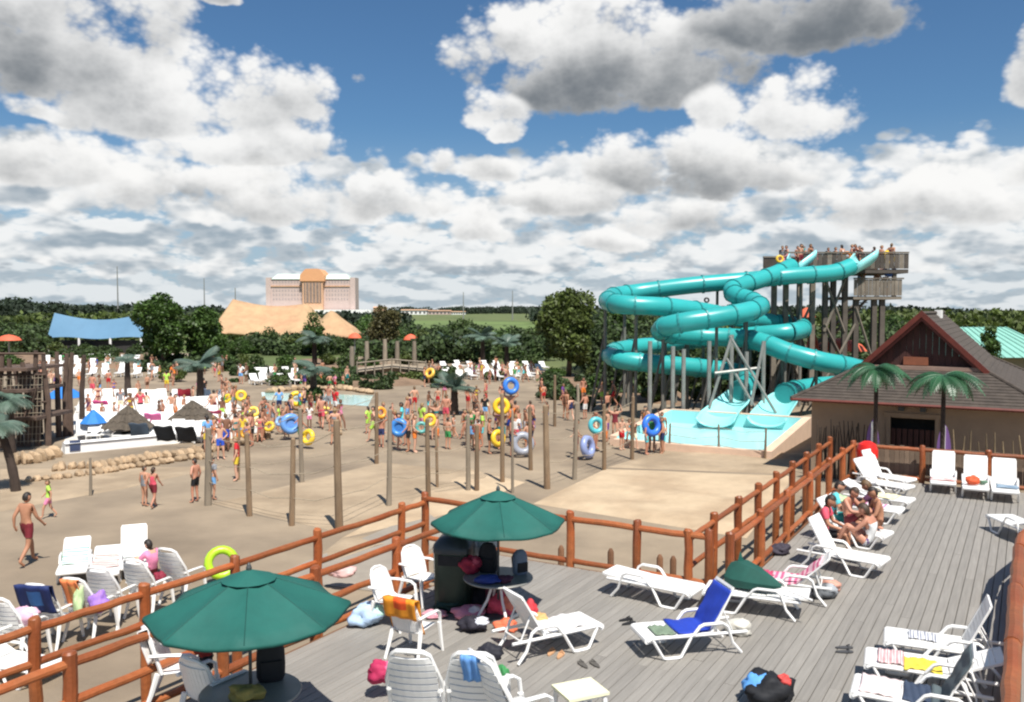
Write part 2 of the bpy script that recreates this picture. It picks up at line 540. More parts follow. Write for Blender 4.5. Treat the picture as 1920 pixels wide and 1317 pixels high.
M_SHINGLE = mat('brown_shingle', (0.066, 0.052, 0.041), 0.9, 0.28, 3.0, 0.4, 14, obj_var=0.16)
M_BARGE = mat('red_barge_board', (0.115, 0.020, 0.011), 0.55, 0.18, 3.0)
M_GABLE = mat('dark_red_boarding', (0.05, 0.015, 0.011), 0.7, 0.25, 3.0, obj_var=0.2)
M_WHITE = mat('white_paint', (0.80, 0.79, 0.76), 0.6, 0.05, 2.0)
M_THATCH = mat('grey_thatch', (0.085, 0.068, 0.05), 0.95, 0.35, 5, 0.6, 30, island=0.35)
M_STRAW = mat('straw_roof', (0.43, 0.285, 0.155), 0.9, 0.14, 0.7, 0.3, 3, second=(0.46, 0.27, 0.15))
M_BLUEROOF = mat('blue_fabric_roof', (0.10, 0.215, 0.33), 0.7, 0.07, 0.3)
M_TURQ = mat('turquoise_roof', (0.21, 0.45, 0.37), 0.6, 0.08, 0.5)
M_ORANGE = mat('orange_red_fabric', (0.62, 0.12, 0.055), 0.7, 0.12, 1.0)
M_STONE = mat('sandstone', (0.40, 0.285, 0.175), 0.9, 0.22, 2.5, 0.5, 10, obj_var=0.22)
M_WATER = mat('pool_water', (0.36, 0.60, 0.58), 0.08, 0.10, 1.5, 0.25, 4)
M_BARK = mat('bark', (0.11, 0.075, 0.05), 0.95, 0.3, 4, 0.5, 14)
M_PALMBARK = mat('dark_palm_trunk', (0.045, 0.030, 0.022), 0.9, 0.3, 5, 0.4, 14)
M_FROND = mat('palm_frond', (0.032, 0.105, 0.045), 0.42, 0.2, 3, trans=0.15, obj_var=0.25)
M_FROND2 = mat('grey_green_frond', (0.085, 0.130, 0.095), 0.5, 0.2, 3, trans=0.12, obj_var=0.3)
M_LEAF = mat('leaf_deep_green', (0.055, 0.105, 0.018), 0.55, 0.3, 0.9, trans=0.25, island=0.45)
M_LEAF2 = mat('leaf_olive', (0.085, 0.115, 0.024), 0.6, 0.3, 0.9, trans=0.25, island=0.45)
M_LEAF3 = mat('leaf_brownish', (0.085, 0.075, 0.024), 0.6, 0.3, 0.9, trans=0.2, island=0.45)
M_LEAFFAR = mat('leaf_far_wood', (0.020, 0.034, 0.016), 0.8, 0.3, 0.05, trans=0.1, island=0.4)
M_SHRUB = mat('leaf_shrub', (0.060, 0.095, 0.022), 0.6, 0.3, 1.2, trans=0.25, island=0.45)
M_HOTEL = mat('pale_pink_render', (0.50, 0.39, 0.35), 0.8, 0.05, 0.2)
M_HOTEL2 = mat('sand_pink_render', (0.60, 0.36, 0.22), 0.8, 0.06, 0.2)
M_GLASS = mat('dark_window_glass', (0.12, 0.11, 0.11), 0.2, 0.2, 1.0)  # plain dark grey glass
M_ROPE = mat('grey_rope', (0.30, 0.25, 0.18), 0.9, 0.2, 8)
M_BLACK = mat('black_cloth', (0.014, 0.014, 0.016), 0.8, 0.3, 6)
M_SKINS = [mat('skin_%d' % i, c, 0.55, 0.08, 5) for i, c in enumerate([(0.52, 0.27, 0.17), (0.42, 0.20, 0.115), (0.60, 0.34, 0.23), (0.20, 0.095, 0.055), (0.48, 0.22, 0.14)])]
M_HAIRS = [mat('hair_%d' % i, c, 0.6, 0.3, 20) for i, c in enumerate([(0.018, 0.012, 0.009), (0.05, 0.028, 0.015), (0.12, 0.07, 0.03), (0.25, 0.16, 0.07)])]

# ================================================================== the ground
flat('ground', [(-3000, -60), (3000, -60), (3000, 5000), (-3000, 5000)], M_GRASS, 0.0)
P = lambda *px: [at(x, y, 0) for x, y in px]
def plaza_edge():
    near = [(-30, 2), (40, 2), (40, 60), (42, 88)]
    far = [at(1500, 700), at(1120, 706), at(1000, 690), at(800, 672), at(640, 668), at(560, 700), at(430, 668), at(240, 655), at(60, 648), at(-120, 640)]
    return near+[(p.x, p.y) for p in far]+[(-75, 60)]
flat('plaza', plaza_edge(), M_PLAZA, 0.004)
flat('field', [tuple(at(x, y, 0))[:2] for x, y in ((560, 636), (1030, 640), (1040, 604), (690, 600))], M_FIELD, 0.008)
flat('grass_verge', [tuple(at(x, y, 0))[:2] for x, y in ((420, 662), (1010, 668), (1010, 641), (420, 637))], M_GRASS, 0.010)

def mound(name, poly, m, h, kind='structure', n=26, edge=1.2, wave=0.03):
    """a low sand bed: a grid between four corners that rises from its rim, with an uneven skin"""
    a, b, c, d = [Vector((p[0], p[1], 0)) for p in poly]
    mb = MB(); rr = random.Random(len(name)+int(h*1000))
    ph = [(rr.uniform(0, 6), rr.uniform(.6, 3.2), rr.uniform(.6, 3.2)) for _ in range(7)]
    def fn(s, t):
        p = (a*(1-s)+b*s)*(1-t)+(d*(1-s)+c*s)*t
        e = min(1, min(s, 1-s, t, 1-t)*14)
        z = 0.006+h*e+wave*e*sum(math.sin(q[0]+p.x*q[1]+p.y*q[2]) for q in ph)/3
        return (p.x, p.y, max(0.006, z))
    mb.grid(fn, n, n)
    o = mb.build(name, m, smooth=True)
    return tag(o, kind=kind)
mound('sand_court', [at(1000, 945), at(1400, 1010), at(1490, 893), at(1135, 880)], M_SAND, 0.10)
mound('sand_court', [at(1138, 877), at(1485, 890), at(1530, 850), at(1235, 848)], M_SAND2, 0.05)
mound('sand_court', [at(400, 945), at(640, 1000), at(950, 890), at(716, 868)], M_SAND2, 0.05)
mound('sand_bed', [at(640, 1010), at(860, 960), at(985, 905), at(880, 880)], M_SAND, 0.04)
mound('sand_bed', [at(0, 960), at(240, 915), at(420, 875), at(0, 880)], M_SAND2, 0.04)
mound('sand_path', [at(560, 1075), at(720, 1020), at(860, 985), at(640, 1010)], M_SAND2, 0.02)

# planted banks behind the plaza
for nm, c4 in (('planting_bank', [(520, 700), (640, 700), (800, 690), (560, 676)]),
               ('planting_bank', [(1010, 742), (1290, 762), (1300, 722), (1030, 712)]),
               ('planting_bank', [(0, 700), (250, 690), (330, 668), (0, 662)]),
               ('planting_bank', [(640, 730), (800, 722), (790, 690), (660, 690)])):
    mound(nm, [at(*c) for c in c4], M_EARTH, 0.35, wave=0.12)

# lazy river and wave pool
flat('water', [tuple(at(x, y))[:2] for x, y in ((492, 750), (690, 762), (700, 742), (490, 736))], M_WATER, 0.012)
mound('pool_deck', [at(112, 850), at(505, 818), at(430, 742), at(150, 746)], mat('white_pool_deck', (0.62, 0.58, 0.52), 0.8, 0.12, 1.0, 0.2, 9), 0.04, wave=0.0)
flat('walkway', [tuple(at(x, y))[:2] for x, y in ((500, 1085), (700, 1110), (850, 1000), (800, 960))], mat('grey_walkway', (0.27, 0.235, 0.19), 0.9, 0.12, 1.2, 0.3, 12), 0.016)

# ================================================================== the deck
deck = MB()
def dbox(mb, u0, u1, v0, v1, z0, z1, m=0):
    vs = [uv(u, v, z) for u in (u0, u1) for v in (v0, v1) for z in (z0, z1)]
    mb.add(vs, [(0, 1, 3, 2), (4, 6, 7, 5), (0, 4, 5, 1), (2, 3, 7, 6), (0, 2, 6, 4), (1, 5, 7, 3)], m)
UA, UB, UC = 3.0, 15.92, 29.1            # near end, front edge, far end
VA, VB, VC = -9.72, -4.62, 1.6           # left edge, inner corner, right edge
dbox(deck, UA, UB, VA, VB, 0.02, DZ-0.045)
dbox(deck, UA, UC, VB, VC, 0.02, DZ-0.046)
deck_o = tag(deck.build('deck', M_DARK), kind='structure')
rr = random.Random(3); PW = 0.165
plank_me = {}
def plank(u0, u1, v):
    L = u1-u0; key = round(L, 1)
    if key not in plank_me:
        mb = MB(); w = PW-0.009; h = 0.034
        # bevelled board, local +X along its length
        pr = [(-w/2, -h), (-w/2, -0.007), (-w/2+0.007, 0), (w/2-0.007, 0), (w/2, -0.007), (w/2, -h)]
        vs = [(x, y, z) for x in (0, key-0.006) for y, z in pr]
        n = len(pr)
        mb.add(vs, [(i, (i+1) % n, n+(i+1) % n, n+i) for i in range(n)]+[tuple(range(n))[::-1], tuple(range(n, 2*n))])
        o = mb.build('plank', M_DECK, deck_o); plank_me[key] = o.data
    else:
        o = bpy.data.objects.new('plank', plank_me[key]); COL.objects.link(o); o.parent = deck_o
    o.location = uv(u0, v, DZ+rr.uniform(-0.002, 0.002)); o.rotation_euler = (0, 0, ROT_U)
k = 0; v = VA+PW/2
while v < VC-PW/2:
    end = UB if v < VB else UC
    j = UA+5.4+3.6*(k % 2)+(0.6 if k % 3 == 0 else 0)
    plank(UA, j, v)
    if end-j > 9.5:
        j2 = j+7.2+1.2*((k//2) % 2); plank(j, j2, v); plank(j2, end, v)
    else:
        plank(j, end, v)
    v += PW; k += 1

# fascia boards round the deck
fb = MB()
dbox(fb, UB+0.004, UB+0.045, VA, VB, 0.55, DZ-0.01); dbox(fb, UB, UC, VB-0.045, VB-0.004, 0.5, DZ-0.01)
dbox(fb, UA, UB, VA-0.045, VA-0.004, 0.5, DZ-0.01); dbox(fb, UC+0.004, UC+0.05, VB, VC, 0.3, DZ-0.01)
fb.build('fascia_board', M_LOGDARK, deck_o)

# ================================================================== log railings
LOGS = {}
def log_mesh(key, L, r, seed, n=10, dome=True):
    k = (key, round(L, 2), seed)
    if k in LOGS: return LOGS[k]
    q = random.Random(seed*31+int(L*100)); mb = MB(); seg = max(3, int(L/0.35))
    pts = []; rs = []
    for i in range(seg+1):
        t = i/seg
        pts.append((q.uniform(-.010, .010), q.uniform(-.010, .010), L*t)); rs.append(r*(1+q.uniform(-.06, .06)))
    if dome:
        pts += [(0, 0, L+r*0.25), (0, 0, L+r*0.36)]; rs += [r*0.78, r*0.25]
    mb.tube(pts, rs, n)
    o = mb.build(key, M_LOG, smooth='auto'); me = o.data; bpy.data.objects.remove(o)
    LOGS[k] = me
    return me
def log_between(name, a, b, r, par, seed, dome=False, inv=None):
    a, b = Vector(a), Vector(b); d = b-a
    o = bpy.data.objects.new(name, log_mesh(name, d.length, r, seed % 4, dome=dome)); COL.objects.link(o); o.parent = par
    o.location = a-par.location
    o.rotation_euler = d.to_track_quat('Z', 'Y').to_euler()
    return o
def railing(label, posts, z0, ztop, rails, rp=0.086, rr_=0.062, post_top=0.10, group='stained log railings around the deck', seed=1, zoff=None):
    """posts: list of (u, v); rails: heights of the rails"""
    t = thing('log_railing', label, 'railing', uv(*posts[0], z0), 0, group)
    for i, (u, v) in enumerate(posts):
        log_between('post', uv(u, v, z0), uv(u, v, ztop+post_top), rp, t, seed+i, dome=True)
    for (a, b) in zip(posts[:-1], posts[1:]):
        for k, h in enumerate(rails):
            log_between('rail', uv(*a, h), uv(*b, h), rr_ if k == 0 else rr_*0.92, t, seed+k+int(a[0]*10))
    return t
TOP = DZ+1.02
railing('stained log railing along the front edge of the grey deck, behind the far umbrella', [(15.98, -11.75), (15.98, -9.85), (15.98, -8.05), (15.98, -6.58), (15.98, -5.12)], 0.3, TOP, [TOP-0.04, DZ+0.10], seed=1)
railing('stained log railing behind the row of loungers, along the left side of the long deck', [(15.98, -4.72), (18.1, -4.70), (20.45, -4.72), (22.95, -4.73), (25.45, -4.74), (27.5, -4.73), (29.2, -4.72)], 0.3, TOP, [TOP-0.05, DZ+0.12], seed=2)
railing('outer log railing on the sand side of the long deck, running to the splash pool', [(15.98, -5.52), (17.6, -5.54), (19.4, -5.55), (21.1, -5.55), (22.9, -5.56), (24.7, -5.57), (26.5, -5.58), (28.3, -5.58), (30.1, -5.58)], 0.0, TOP-0.05, [TOP-0.12, DZ+0.35], rp=0.085, rr_=0.058, seed=3)
railing('log railing across the far end of the deck, in front of the brown house', [(29.25, -4.72), (29.25, -2.72), (29.25, -0.95), (29.25, 0.9)], 0.3, TOP, [TOP-0.02, DZ+0.10], seed=4)
railing('log railing on the left edge of the deck, beside both open green umbrellas', [(5.0, -9.95), (6.25, -9.95), (8.55, -9.90), (10.4, -9.86), (12.5, -9.85), (14.2, -9.85)], 0.2, TOP, [TOP-0.03, DZ+0.52, DZ+0.08], seed=5)
railing('outermost log railing at the lower left, between the walkway and the sand', [(5.4, -11.7), (6.85, -11.7), (8.6, -11.7), (10.4, -11.7), (12.45, -11.72), (15.1, -11.74), (15.98, -11.75)], 0.0, TOP-0.08, [TOP-0.12, DZ+0.42], seed=6)
railing('thick log railing on the right edge of the deck, cut off by the picture edge', [(7.5, -0.08), (10.1, -0.08), (12.7, -0.08), (15.3, -0.08), (17.9, -0.06), (18.9, 0.0), (21.5, 0.55), (24.1, 0.8), (26.7, 0.86), (29.2, 0.9)], DZ-0.2, TOP+0.02, [TOP, DZ+0.5, DZ+0.08], rp=0.10, rr_=0.105, seed=7, post_top=0.0)
# solid boarding seen behind the far railing
t = thing('board_fence', 'low weathered board fence behind the far end railing', 'fence', uv(29.5, -4.7, 0.0), ROT_U-math.pi/2)
bm_ = MB(); bm_.box((0.07, 0, 0.52), (0.135, 0.022, 1.04)); b0 = bm_.build('board', mat('grey_brown_board', (0.20, 0.145, 0.10), 0.9, 0.25, 2, obj_var=0.2), t)
for i in range(1, 38):
    c = b0.copy(); COL.objects.link(c); c.parent = t; c.location = (0.145*i, random.uniform(-.004, .004), DZ+random.uniform(-.02, .02)-0.0)
b0.location = (0, 0, DZ)
rl = MB(); rl.box((2.7, 0.03, 0.5), (5.5, 0.04, 0.09)); rl.box((2.7, 0.03, 1.9), (5.5, 0.04, 0.09)); rl.build('batten', M_LOGDARK, t)
for i in range(5):
    q = MB(); q.box((0.1+1.3*i, 0.07, 0.6), (0.09, 0.09, 1.2+1.0)); q.build('support_post', M_LOGDARK, t).location = (0, 0, 0.5)
# short stakes at sand level behind the front railing
sk = None
for i, (px, py) in enumerate([(1052, 1052), (1145, 1058), (1237, 1070), (1262, 1073)]):
    p = at(px, py, 0.85); p.z = 0
    mb = MB(); mb.tube([(0, 0, 0), (0, 0, 1.12), (0, 0, 1.2)], [0.07, 0.07, 0.03], 8)
    o = mb.build('wooden_stake', M_LOGDARK, smooth='auto'); o.location = p
    tag(o, ['short dark stake just left of the tall railing post behind the umbrella', 'short brown stake midway along the front deck railing', 'left one of two short stakes behind the flat white lounger', 'right one of two short stakes behind the flat white lounger'][i], 'stake', 'short stakes behind the front railing')

# ================================================================== buildings
class WMB(MB):
    """same collector, but in world coordinates"""
    def buildw(s, name, m, par, smooth=False):
        l = par.location if par.parent is None else par.location+par.parent.location
        s.v = [(p[0]-l.x, p[1]-l.y, p[2]-l.z) for p in s.v]
        return s.build(name, m, par, smooth)
    def ubox(s, u0, u1, v0, v1, z0, z1, m=0): dbox(s, u0, u1, v0, v1, z0, z1, m)

house = thing('house', 'beige stucco house with dark hip roof and red-trimmed gable beyond the deck', 'house', uv(36, -3.6, 0))
w = WMB(); WT = 3.0
for (v0, v1, z0, z1) in ((-7.4, -4.5, 0, WT), (-2.92, 0.25, 0, WT), (-4.5, -2.92, 2.37, WT)):
    w.ubox(36, 36.2, v0, v1, z0, z1)
w.ubox(36.2, 49.4, -7.4, -7.2, 0, WT); w.ubox(36.2, 49.4, 0.05, 0.25, 0, WT); w.ubox(49.4, 49.6, -7.4, 0.25, 0, WT)
w.buildw('wall', M_STUCCO, house)
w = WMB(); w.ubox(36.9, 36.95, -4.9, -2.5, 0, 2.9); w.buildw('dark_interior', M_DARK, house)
w = WMB()
for i in range(8): w.ubox(36.12, 36.16, -4.47+i*0.2, -4.31+i*0.2, 0.05, 1.95)
w.buildw('shutter_board', M_GABLE, house)
w = WMB(); w.ubox(35.93, 36.05, -4.62, -4.48, 0, 2.42); w.ubox(35.93, 36.05, -2.94, -2.80, 0, 2.42); w.ubox(35.92, 36.05, -4.70, -2.72, 2.42, 2.56)
w.buildw('door_frame', M_STUCCO, house)
for vv in (-4.1, -3.35):     # two lamps under the eave
    w = WMB(); w.ubox(35.78, 35.98, vv-0.10, vv+0.10, 2.66, 2.84); w.buildw('eave_lamp', M_DKMETAL, house)
# lower hip roof in stepped shingle courses
E0 = [(35.3, -8.05), (50.4, -8.05), (50.4, 0.85), (35.3, 0.85)]; E1 = [(38.0, -5.80), (47.6, -5.80), (47.6, -1.50), (38.0, -1.50)]
ZE, ZT = 2.97, 4.20
def course_roof(name, quad0, quad1, z0, z1, n, par, sides=(0, 1, 2, 3), lift=0.03):
    for sd_ in sides:
        w = WMB()
        for i in range(n):
            t0, t1 = i/n, (i+1)/n
            def pt(k, t, dz): 
                a, b = quad0[k], quad1[k]
                return uv(a[0]+(b[0]-a[0])*t, a[1]+(b[1]-a[1])*t, z0+(z1-z0)*t+dz)
            k2 = (sd_+1) % 4
            A, B, C, D_ = pt(sd_, t0, lift), pt(k2, t0, lift), pt(k2, t1, 0.0), pt(sd_, t1, 0.0)
            A0, B0_ = pt(sd_, t0, -0.01), pt(k2, t0, -0.01)
            w.add([A, B, C, D_, A0, B0_], [(0, 1, 2, 3), (4, 5, 1, 0)])
        w.buildw(name, M_SHINGLE, par)
course_roof('roof_slope', E0, E1, ZE, ZT, 13, house)
w = WMB()
for a, b in ((0, 1), (1, 2), (2, 3), (3, 0)):
    w.tube([uv(*E0[a], ZE-0.03), uv(*E0[b], ZE-0.03)], 0.06, 4)
w.buildw('fascia', M_BARGE, house)
w = WMB()
dbox(w, 35.4, 50.3, -7.95, 0.75, ZE-0.06, ZE-0.03); w.buildw('soffit', M_LOGDARK, house)
for k in range(4):
    w = WMB(); w.tube([uv(*E0[k], ZE+0.02), uv(*E1[k], ZT+0.03)], 0.07, 6); w.buildw('hip_ridge', M_SHINGLE, house)
# upper gable
VM, ZR = -3.65, 6.30
gw = WMB()
for i in range(17):
    a0 = -5.62+i*0.235; a1 = a0+0.225
    za, zb = [ZT+max(0.0, (ZR-ZT)*(1-abs(x-VM)/2.15)-0.12) for x in (a0, a1)]
    zm = ZR-0.14 if a0 < VM < a1 else None
    f_, b_ = 38.12+0.008*(i % 2), 38.2
    top = [uv(f_, a0, ZT), uv(f_, a1, ZT), uv(f_, a1, zb), uv(f_, a0, za)]
    bot = [uv(b_, a0, ZT), uv(b_, a1, ZT), uv(b_, a1, zb), uv(b_, a0, za)]
    g1 = WMB(); g1.add(top+bot, [(0, 1, 2, 3), (7, 6, 5, 4), (0, 4, 5, 1), (1, 5, 6, 2), (2, 6, 7, 3), (3, 7, 4, 0)]); g1.buildw('gable_board', M_GABLE, house)
for sgn, nm in ((-1, 'roof_slope'), (1, 'roof_slope')):
    w = WMB(); n = 14
    for i in range(n):
        t0, t1 = i/n, (i+1)/n
        q = lambda u, t, dz: uv(u, VM+sgn*2.42*(1-t), ZT-0.22+(ZR-ZT+0.22)*t+dz)
        w.add([q(37.75, t0, .03), q(47.9, t0, .03), q(47.9, t1, 0), q(37.75, t1, 0), q(37.75, t0, -.01), q(47.9, t0, -.01)], [(0, 1, 2, 3), (4, 5, 1, 0)])
    w.buildw(nm, M_SHINGLE, house)
    w = WMB(); c0 = uv(37.70, VM+sgn*2.50, ZT-0.30); c1 = uv(37.70, VM, ZR+0.02)
    dr = U2*0.06; dn = Vector((0, 0, 0.13))
    for off in (0.0, 0.10):
        o2 = U2*off*0.9-Vector((0, 0, off*1.5))
        w.add([c0-dr-dn+o2, c1-dr-dn+o2, c1-dr+dn+o2, c0-dr+dn+o2, c0+dr-dn+o2, c1+dr-dn+o2, c1+dr+dn+o2, c0+dr+dn+o2], [(0, 1, 2, 3), (7, 6, 5, 4), (3, 2, 6, 7), (0, 4, 5, 1), (0, 3, 7, 4), (1, 5, 6, 2)])
    w.buildw('barge_board', M_BARGE, house)
w = WMB(); w.ubox(37.72, 38.1, -5.9, -1.4, ZT-0.10, ZT+0.05); w.buildw('gable_sill', mat('faded_trim', (0.26, 0.17, 0.13), 0.8, 0.15, 3), house)
w = WMB(); w.tube([uv(37.7, VM, ZR+0.04), uv(47.9, VM, ZR+0.04)], 0.09, 6); w.buildw('ridge_cap', M_SHINGLE, house)
w = WMB(); w.ubox(37.95, 38.10, -4.3, -3.4, ZT+0.08, ZT+0.40); w.buildw('gable_vent', mat('rust_wood', (0.20, 0.065, 0.03), 0.7, 0.2, 3), house)
w = WMB(); w.tube([uv(43.8, VM-0.05, ZR-0.15), uv(44.9, VM+0.35, ZR-0.55)], [0.10, 0.16], 6); w.ubox(43.5, 44.6, VM-0.03, VM+0.22, ZR-0.55, ZR+0.16); w.buildw('ridge_vent', M_WHITE, house)

# reeds and posts along the house wall
def stakes(label, u, v0, v1, n, z, hr, m, seed):
    q = random.Random(seed); t = thing('reed_screen', label, 'screen', uv(u, v0, 0))
    for i in range(n):
        v = v0+(v1-v0)*i/(n-1)+q.uniform(-.03, .03); h = z+q.uniform(-hr, hr)
        mb = MB(); d = uv(u+q.uniform(-.06, .06), v)-uv(u, v0); mb.tube([d, d+Vector((q.uniform(-.05, .05), 0, h*0.6)), d+Vector((q.uniform(-.09, .09), 0, h))], [0.035, 0.03, 0.018], 5)
        mb.build('reed', m, t)
stakes('dark ragged reed screen against the beige wall, left of the dark doorway', 34.9, -7.0, -5.2, 22, 2.15, 0.20, mat('dark_reed', (0.055, 0.040, 0.028), 0.9, 0.3, 4, obj_var=0.4), 5)
stakes('sparse tan reeds against the beige wall, right of the dark doorway', 34.9, -2.2, 0.1, 10, 2.0, 0.3, mat('tan_reed', (0.20, 0.15, 0.085), 0.9, 0.3, 4, obj_var=0.4), 6)
M_PURP = mat('purple_paint', (0.17, 0.085, 0.26), 0.6, 0.2, 3)
for (v, lab) in ((-4.95, 'purple and white surfboard standing left of the dark doorway'), (-2.55, 'purple surfboard standing right of the dark doorway, by the second palm')):
    t = thing('surfboard', lab, 'surfboard', uv(34.9, v, 0)); mb = MB()
    n = 12; pts = []
    for i in range(n+1):
        s = i/n; wd = 0.24*math.sin(math.pi*min(1, max(0.03, s)))**0.6
        pts.append((wd, 0.15+2.25*s))
    vs = []
    for dz in (-0.02, 0.02):
        for (wd, z) in pts: vs += [(-wd*V2.x+dz*U2.x, -wd*V2.y+dz*U2.y, z), (wd*V2.x+dz*U2.x, wd*V2.y+dz*U2.y, z)]
    k2 = 2*(n+1); fs = []
    for i in range(n):
        a = 2*i; fs += [(a, a+1, a+3, a+2), (k2+a+1, k2+a, k2+a+2, k2+a+3), (a, a+2, k2+a+2, k2+a), (a+1, k2+a+1, k2+a+3, a+3)]
    mb.add(vs, fs); mb.build('board_body', M_PURP, t)
    s = MB(); s.box((-0.03*U2.x, -0.03*U2.y, 1.3), (0.10, 0.10, 2.0), rz=ROT_U); 
    s.v = [(x*1.0, y*1.0, z) for x, y, z in s.v]; s.build('stripe', M_WHITE, t)

# ------------------------------------------------------------------ splash pool
pool = thing('splash_pool', 'aqua splash pool with a pinkish rim at the foot of the teal slides', 'pool', uv(38, -13, 0))
w = WMB()
def slab(w, u0, u1, v0, v1, za, zb, z0=0.0):
    """wall whose top runs from za at u0 to zb at u1"""
    vs = [uv(u0, v0, z0), uv(u1, v0, z0), uv(u1, v1, z0), uv(u0, v1, z0), uv(u0, v0, za), uv(u1, v0, zb), uv(u1, v1, zb), uv(u0, v1, za)]
    w.add(vs, [(0, 3, 2, 1), (4, 5, 6, 7), (0, 1, 5, 4), (1, 2, 6, 5), (2, 3, 7, 6), (3, 0, 4, 7)])
slab(w, 38.0, 46.0, -9.85, -9.45, 0.35, 1.0); slab(w, 38.0, 38.3, -16.9, -9.85, 0.33, 0.34); slab(w, 45.7, 46.0, -16.9, -9.86, 1.0, 1.0); slab(w, 38.3, 45.7, -17.2, -16.85, 0.45, 1.0)
w.buildw('rim', M_RIM, pool)
w = WMB(); slab(w, 38.32, 45.68, -9.87, -9.858, 0.34, 0.97, 0.05); slab(w, 45.67, 45.69, -16.83, -9.88, 0.96, 0.96, 0.05); slab(w, 38.3, 45.68, -16.845, -16.83, 0.42, 0.97, 0.05)
w.buildw('inner_wall', M_AQUA, pool)
w = WMB(); w.ubox(38.31, 45.66, -16.82, -9.89, 0.04, 0.28); w.buildw('water', mat('aqua_water', (0.42, 0.78, 0.78), 0.15, 0.06, 0.8, 0.25, 3), pool)

# ------------------------------------------------------------------ water slides
M_COLD = mat('dull_steel_column', (0.15, 0.145, 0.125), 0.6, 0.2, 2)
M_TIMB = mat('dark_steel_brace', (0.12, 0.11, 0.095), 0.7, 0.25, 2)
def slide(label, pix3, r=0.56, chute=None, group='teal water slides', every=9, seed=0, supports=()):
    pts = [atd(*p) for p in pix3]; C = crom(pts, 12)
    t = thing('water_slide', label, 'water slide', Vector((C[-1].x, C[-1].y, 0)), 0, group)
    i = 0
    while i < len(C)-1:
        j = min(len(C)-1, i+every)
        w = WMB(); w.tube(C[i:j+1], r, 14, caps=False)
        w.buildw('tube_section', M_TEAL, t, smooth=True)
        w = WMB(); d = (C[j]-C[j-1]).normalized()
        w.tube([C[j]-d*0.05, C[j]+d*0.05], r*1.10, 14); w.buildw('flange', M_TEALDK, t)
        i = j
    if chute:
        w = WMB(); cp = [C[-1]]+[atd(*p[:3]) for p in chute]; wd = [r*1.05]+[p[3] for p in chute]
        CC = crom(cp, 6); n = 10; m = len(CC); rows_ = []
        for k, c in enumerate(CC):
            s = k/(m-1)*(len(wd)-1); a = int(min(s, len(wd)-2)); wv = wd[a]+(wd[a+1]-wd[a])*(s-a)
            d = (CC[min(k+1, m-1)]-CC[max(k-1, 0)]); d.z = 0; d.normalize(); sx = Vector((d.y, -d.x, 0))
            for q in range(n+1):
                an = math.pi*q/n
                w.v.append(tuple(c+sx*(math.cos(an)*-wv)+Vector((0, 0, -math.sin(an)*0.62*min(1, r/wv*1.2)+0.05))))
        for k in range(m-1):
            for q in range(n):
                a = k*(n+1)+q; w.f.append((a, a+1, a+n+2, a+n+1)); w.m.append(0)
        ch = w.buildw('exit_chute', mat('pale_teal_chute', (0.30, 0.72, 0.71), 0.3, 0.06, 1.0), t, smooth=True)
        md = ch.modifiers.new('thickness', 'SOLIDIFY'); md.thickness = 0.07
        w = WMB(); w.tube(C[-3:]+[C[-1]+(C[-1]-C[-2]).normalized()*0.1], r*1.08, 14, caps=False); w.buildw('exit_collar', M_TEALDK, t)
    # steel columns with arms under the tubes
    q = random.Random(seed)
    for idx in supports:
        c = C[min(len(C)-1, int(idx*(len(C)-1)))]
        ox = q.uniform(-.25, .25)
        w = WMB(); w.tube([Vector((c.x+ox, c.y+.9, 0)), Vector((c.x+ox, c.y+.9, c.z+0.4))], 0.095, 8); w.tube([Vector((c.x+ox, c.y+.9, c.z+0.1)), c+Vector((0, 0, -r))], 0.08, 6)
        w.buildw('support_column', M_COLD, t)
        w = WMB(); w.tube([Vector((c.x+ox-.9, c.y+1.3, 0)), Vector((c.x+ox, c.y+1.0, c.z*.75))], 0.07, 5); w.buildw('column_brace', M_TIMB, t)
    return t, C
slA, CA = slide('long teal tube slide sweeping far left and doubling back twice below the tower',
    [(1596, 500, 58), (1560, 512, 57.5), (1480, 518, 57), (1400, 526, 57), (1290, 536, 57), (1190, 549, 57), (1150, 556, 55.5), (1142, 566, 53), (1175, 572, 51.2), (1250, 576, 51.5), (1320, 585, 53.5), (1390, 598, 56.5), (1450, 604, 59), (1490, 608, 59.5), (1506, 616, 57.5), (1480, 623, 55), (1400, 630, 56), (1320, 637, 58), (1230, 647, 58.5), (1170, 655, 57), (1146, 664, 54.5), (1160, 674, 52.5), (1215, 681, 52), (1290, 688, 52.5), (1350, 694, 53), (1392, 702, 52.5), (1402, 716, 50.5), (1388, 733, 48.8)],
    chute=[(1372, 752, 47.5, 0.9), (1350, 772, 46.2, .95), (1341, 786, 45.0, .95)], seed=1, supports=(0.06, 0.13, 0.2, 0.26, 0.31, 0.36, 0.42, 0.46, 0.50, 0.55, 0.60, 0.65, 0.70, 0.75, 0.80, 0.84, 0.88, 0.94))
slB, CB = slide('shorter teal tube slide curling in front, running off right behind the house roof',
    [(1484, 500, 58), (1455, 514, 57), (1415, 528, 56), (1376, 541, 55), (1378, 553, 54.2), (1405, 563, 53.2), (1424, 574, 51.5), (1400, 585, 49.8), (1340, 596, 49), (1275, 606, 49), (1242, 616, 50), (1250, 626, 52.0), (1310, 631, 53), (1385, 634, 52.5), (1430, 643, 51), (1480, 662, 50), (1540, 678, 49.5), (1600, 690, 50.5), (1625, 704, 53), (1600, 718, 55), (1540, 724, 54), (1490, 732, 51.5), (1472, 738, 49.8)],
    chute=[(1462, 752, 48.2, 0.9), (1446, 772, 46.2, .95), (1437, 786, 45.0, .95)], seed=2, supports=(0.1, 0.17, 0.24, 0.30, 0.36, 0.45, 0.50, 0.56, 0.62, 0.68, 0.73, 0.78, 0.85, 0.9))
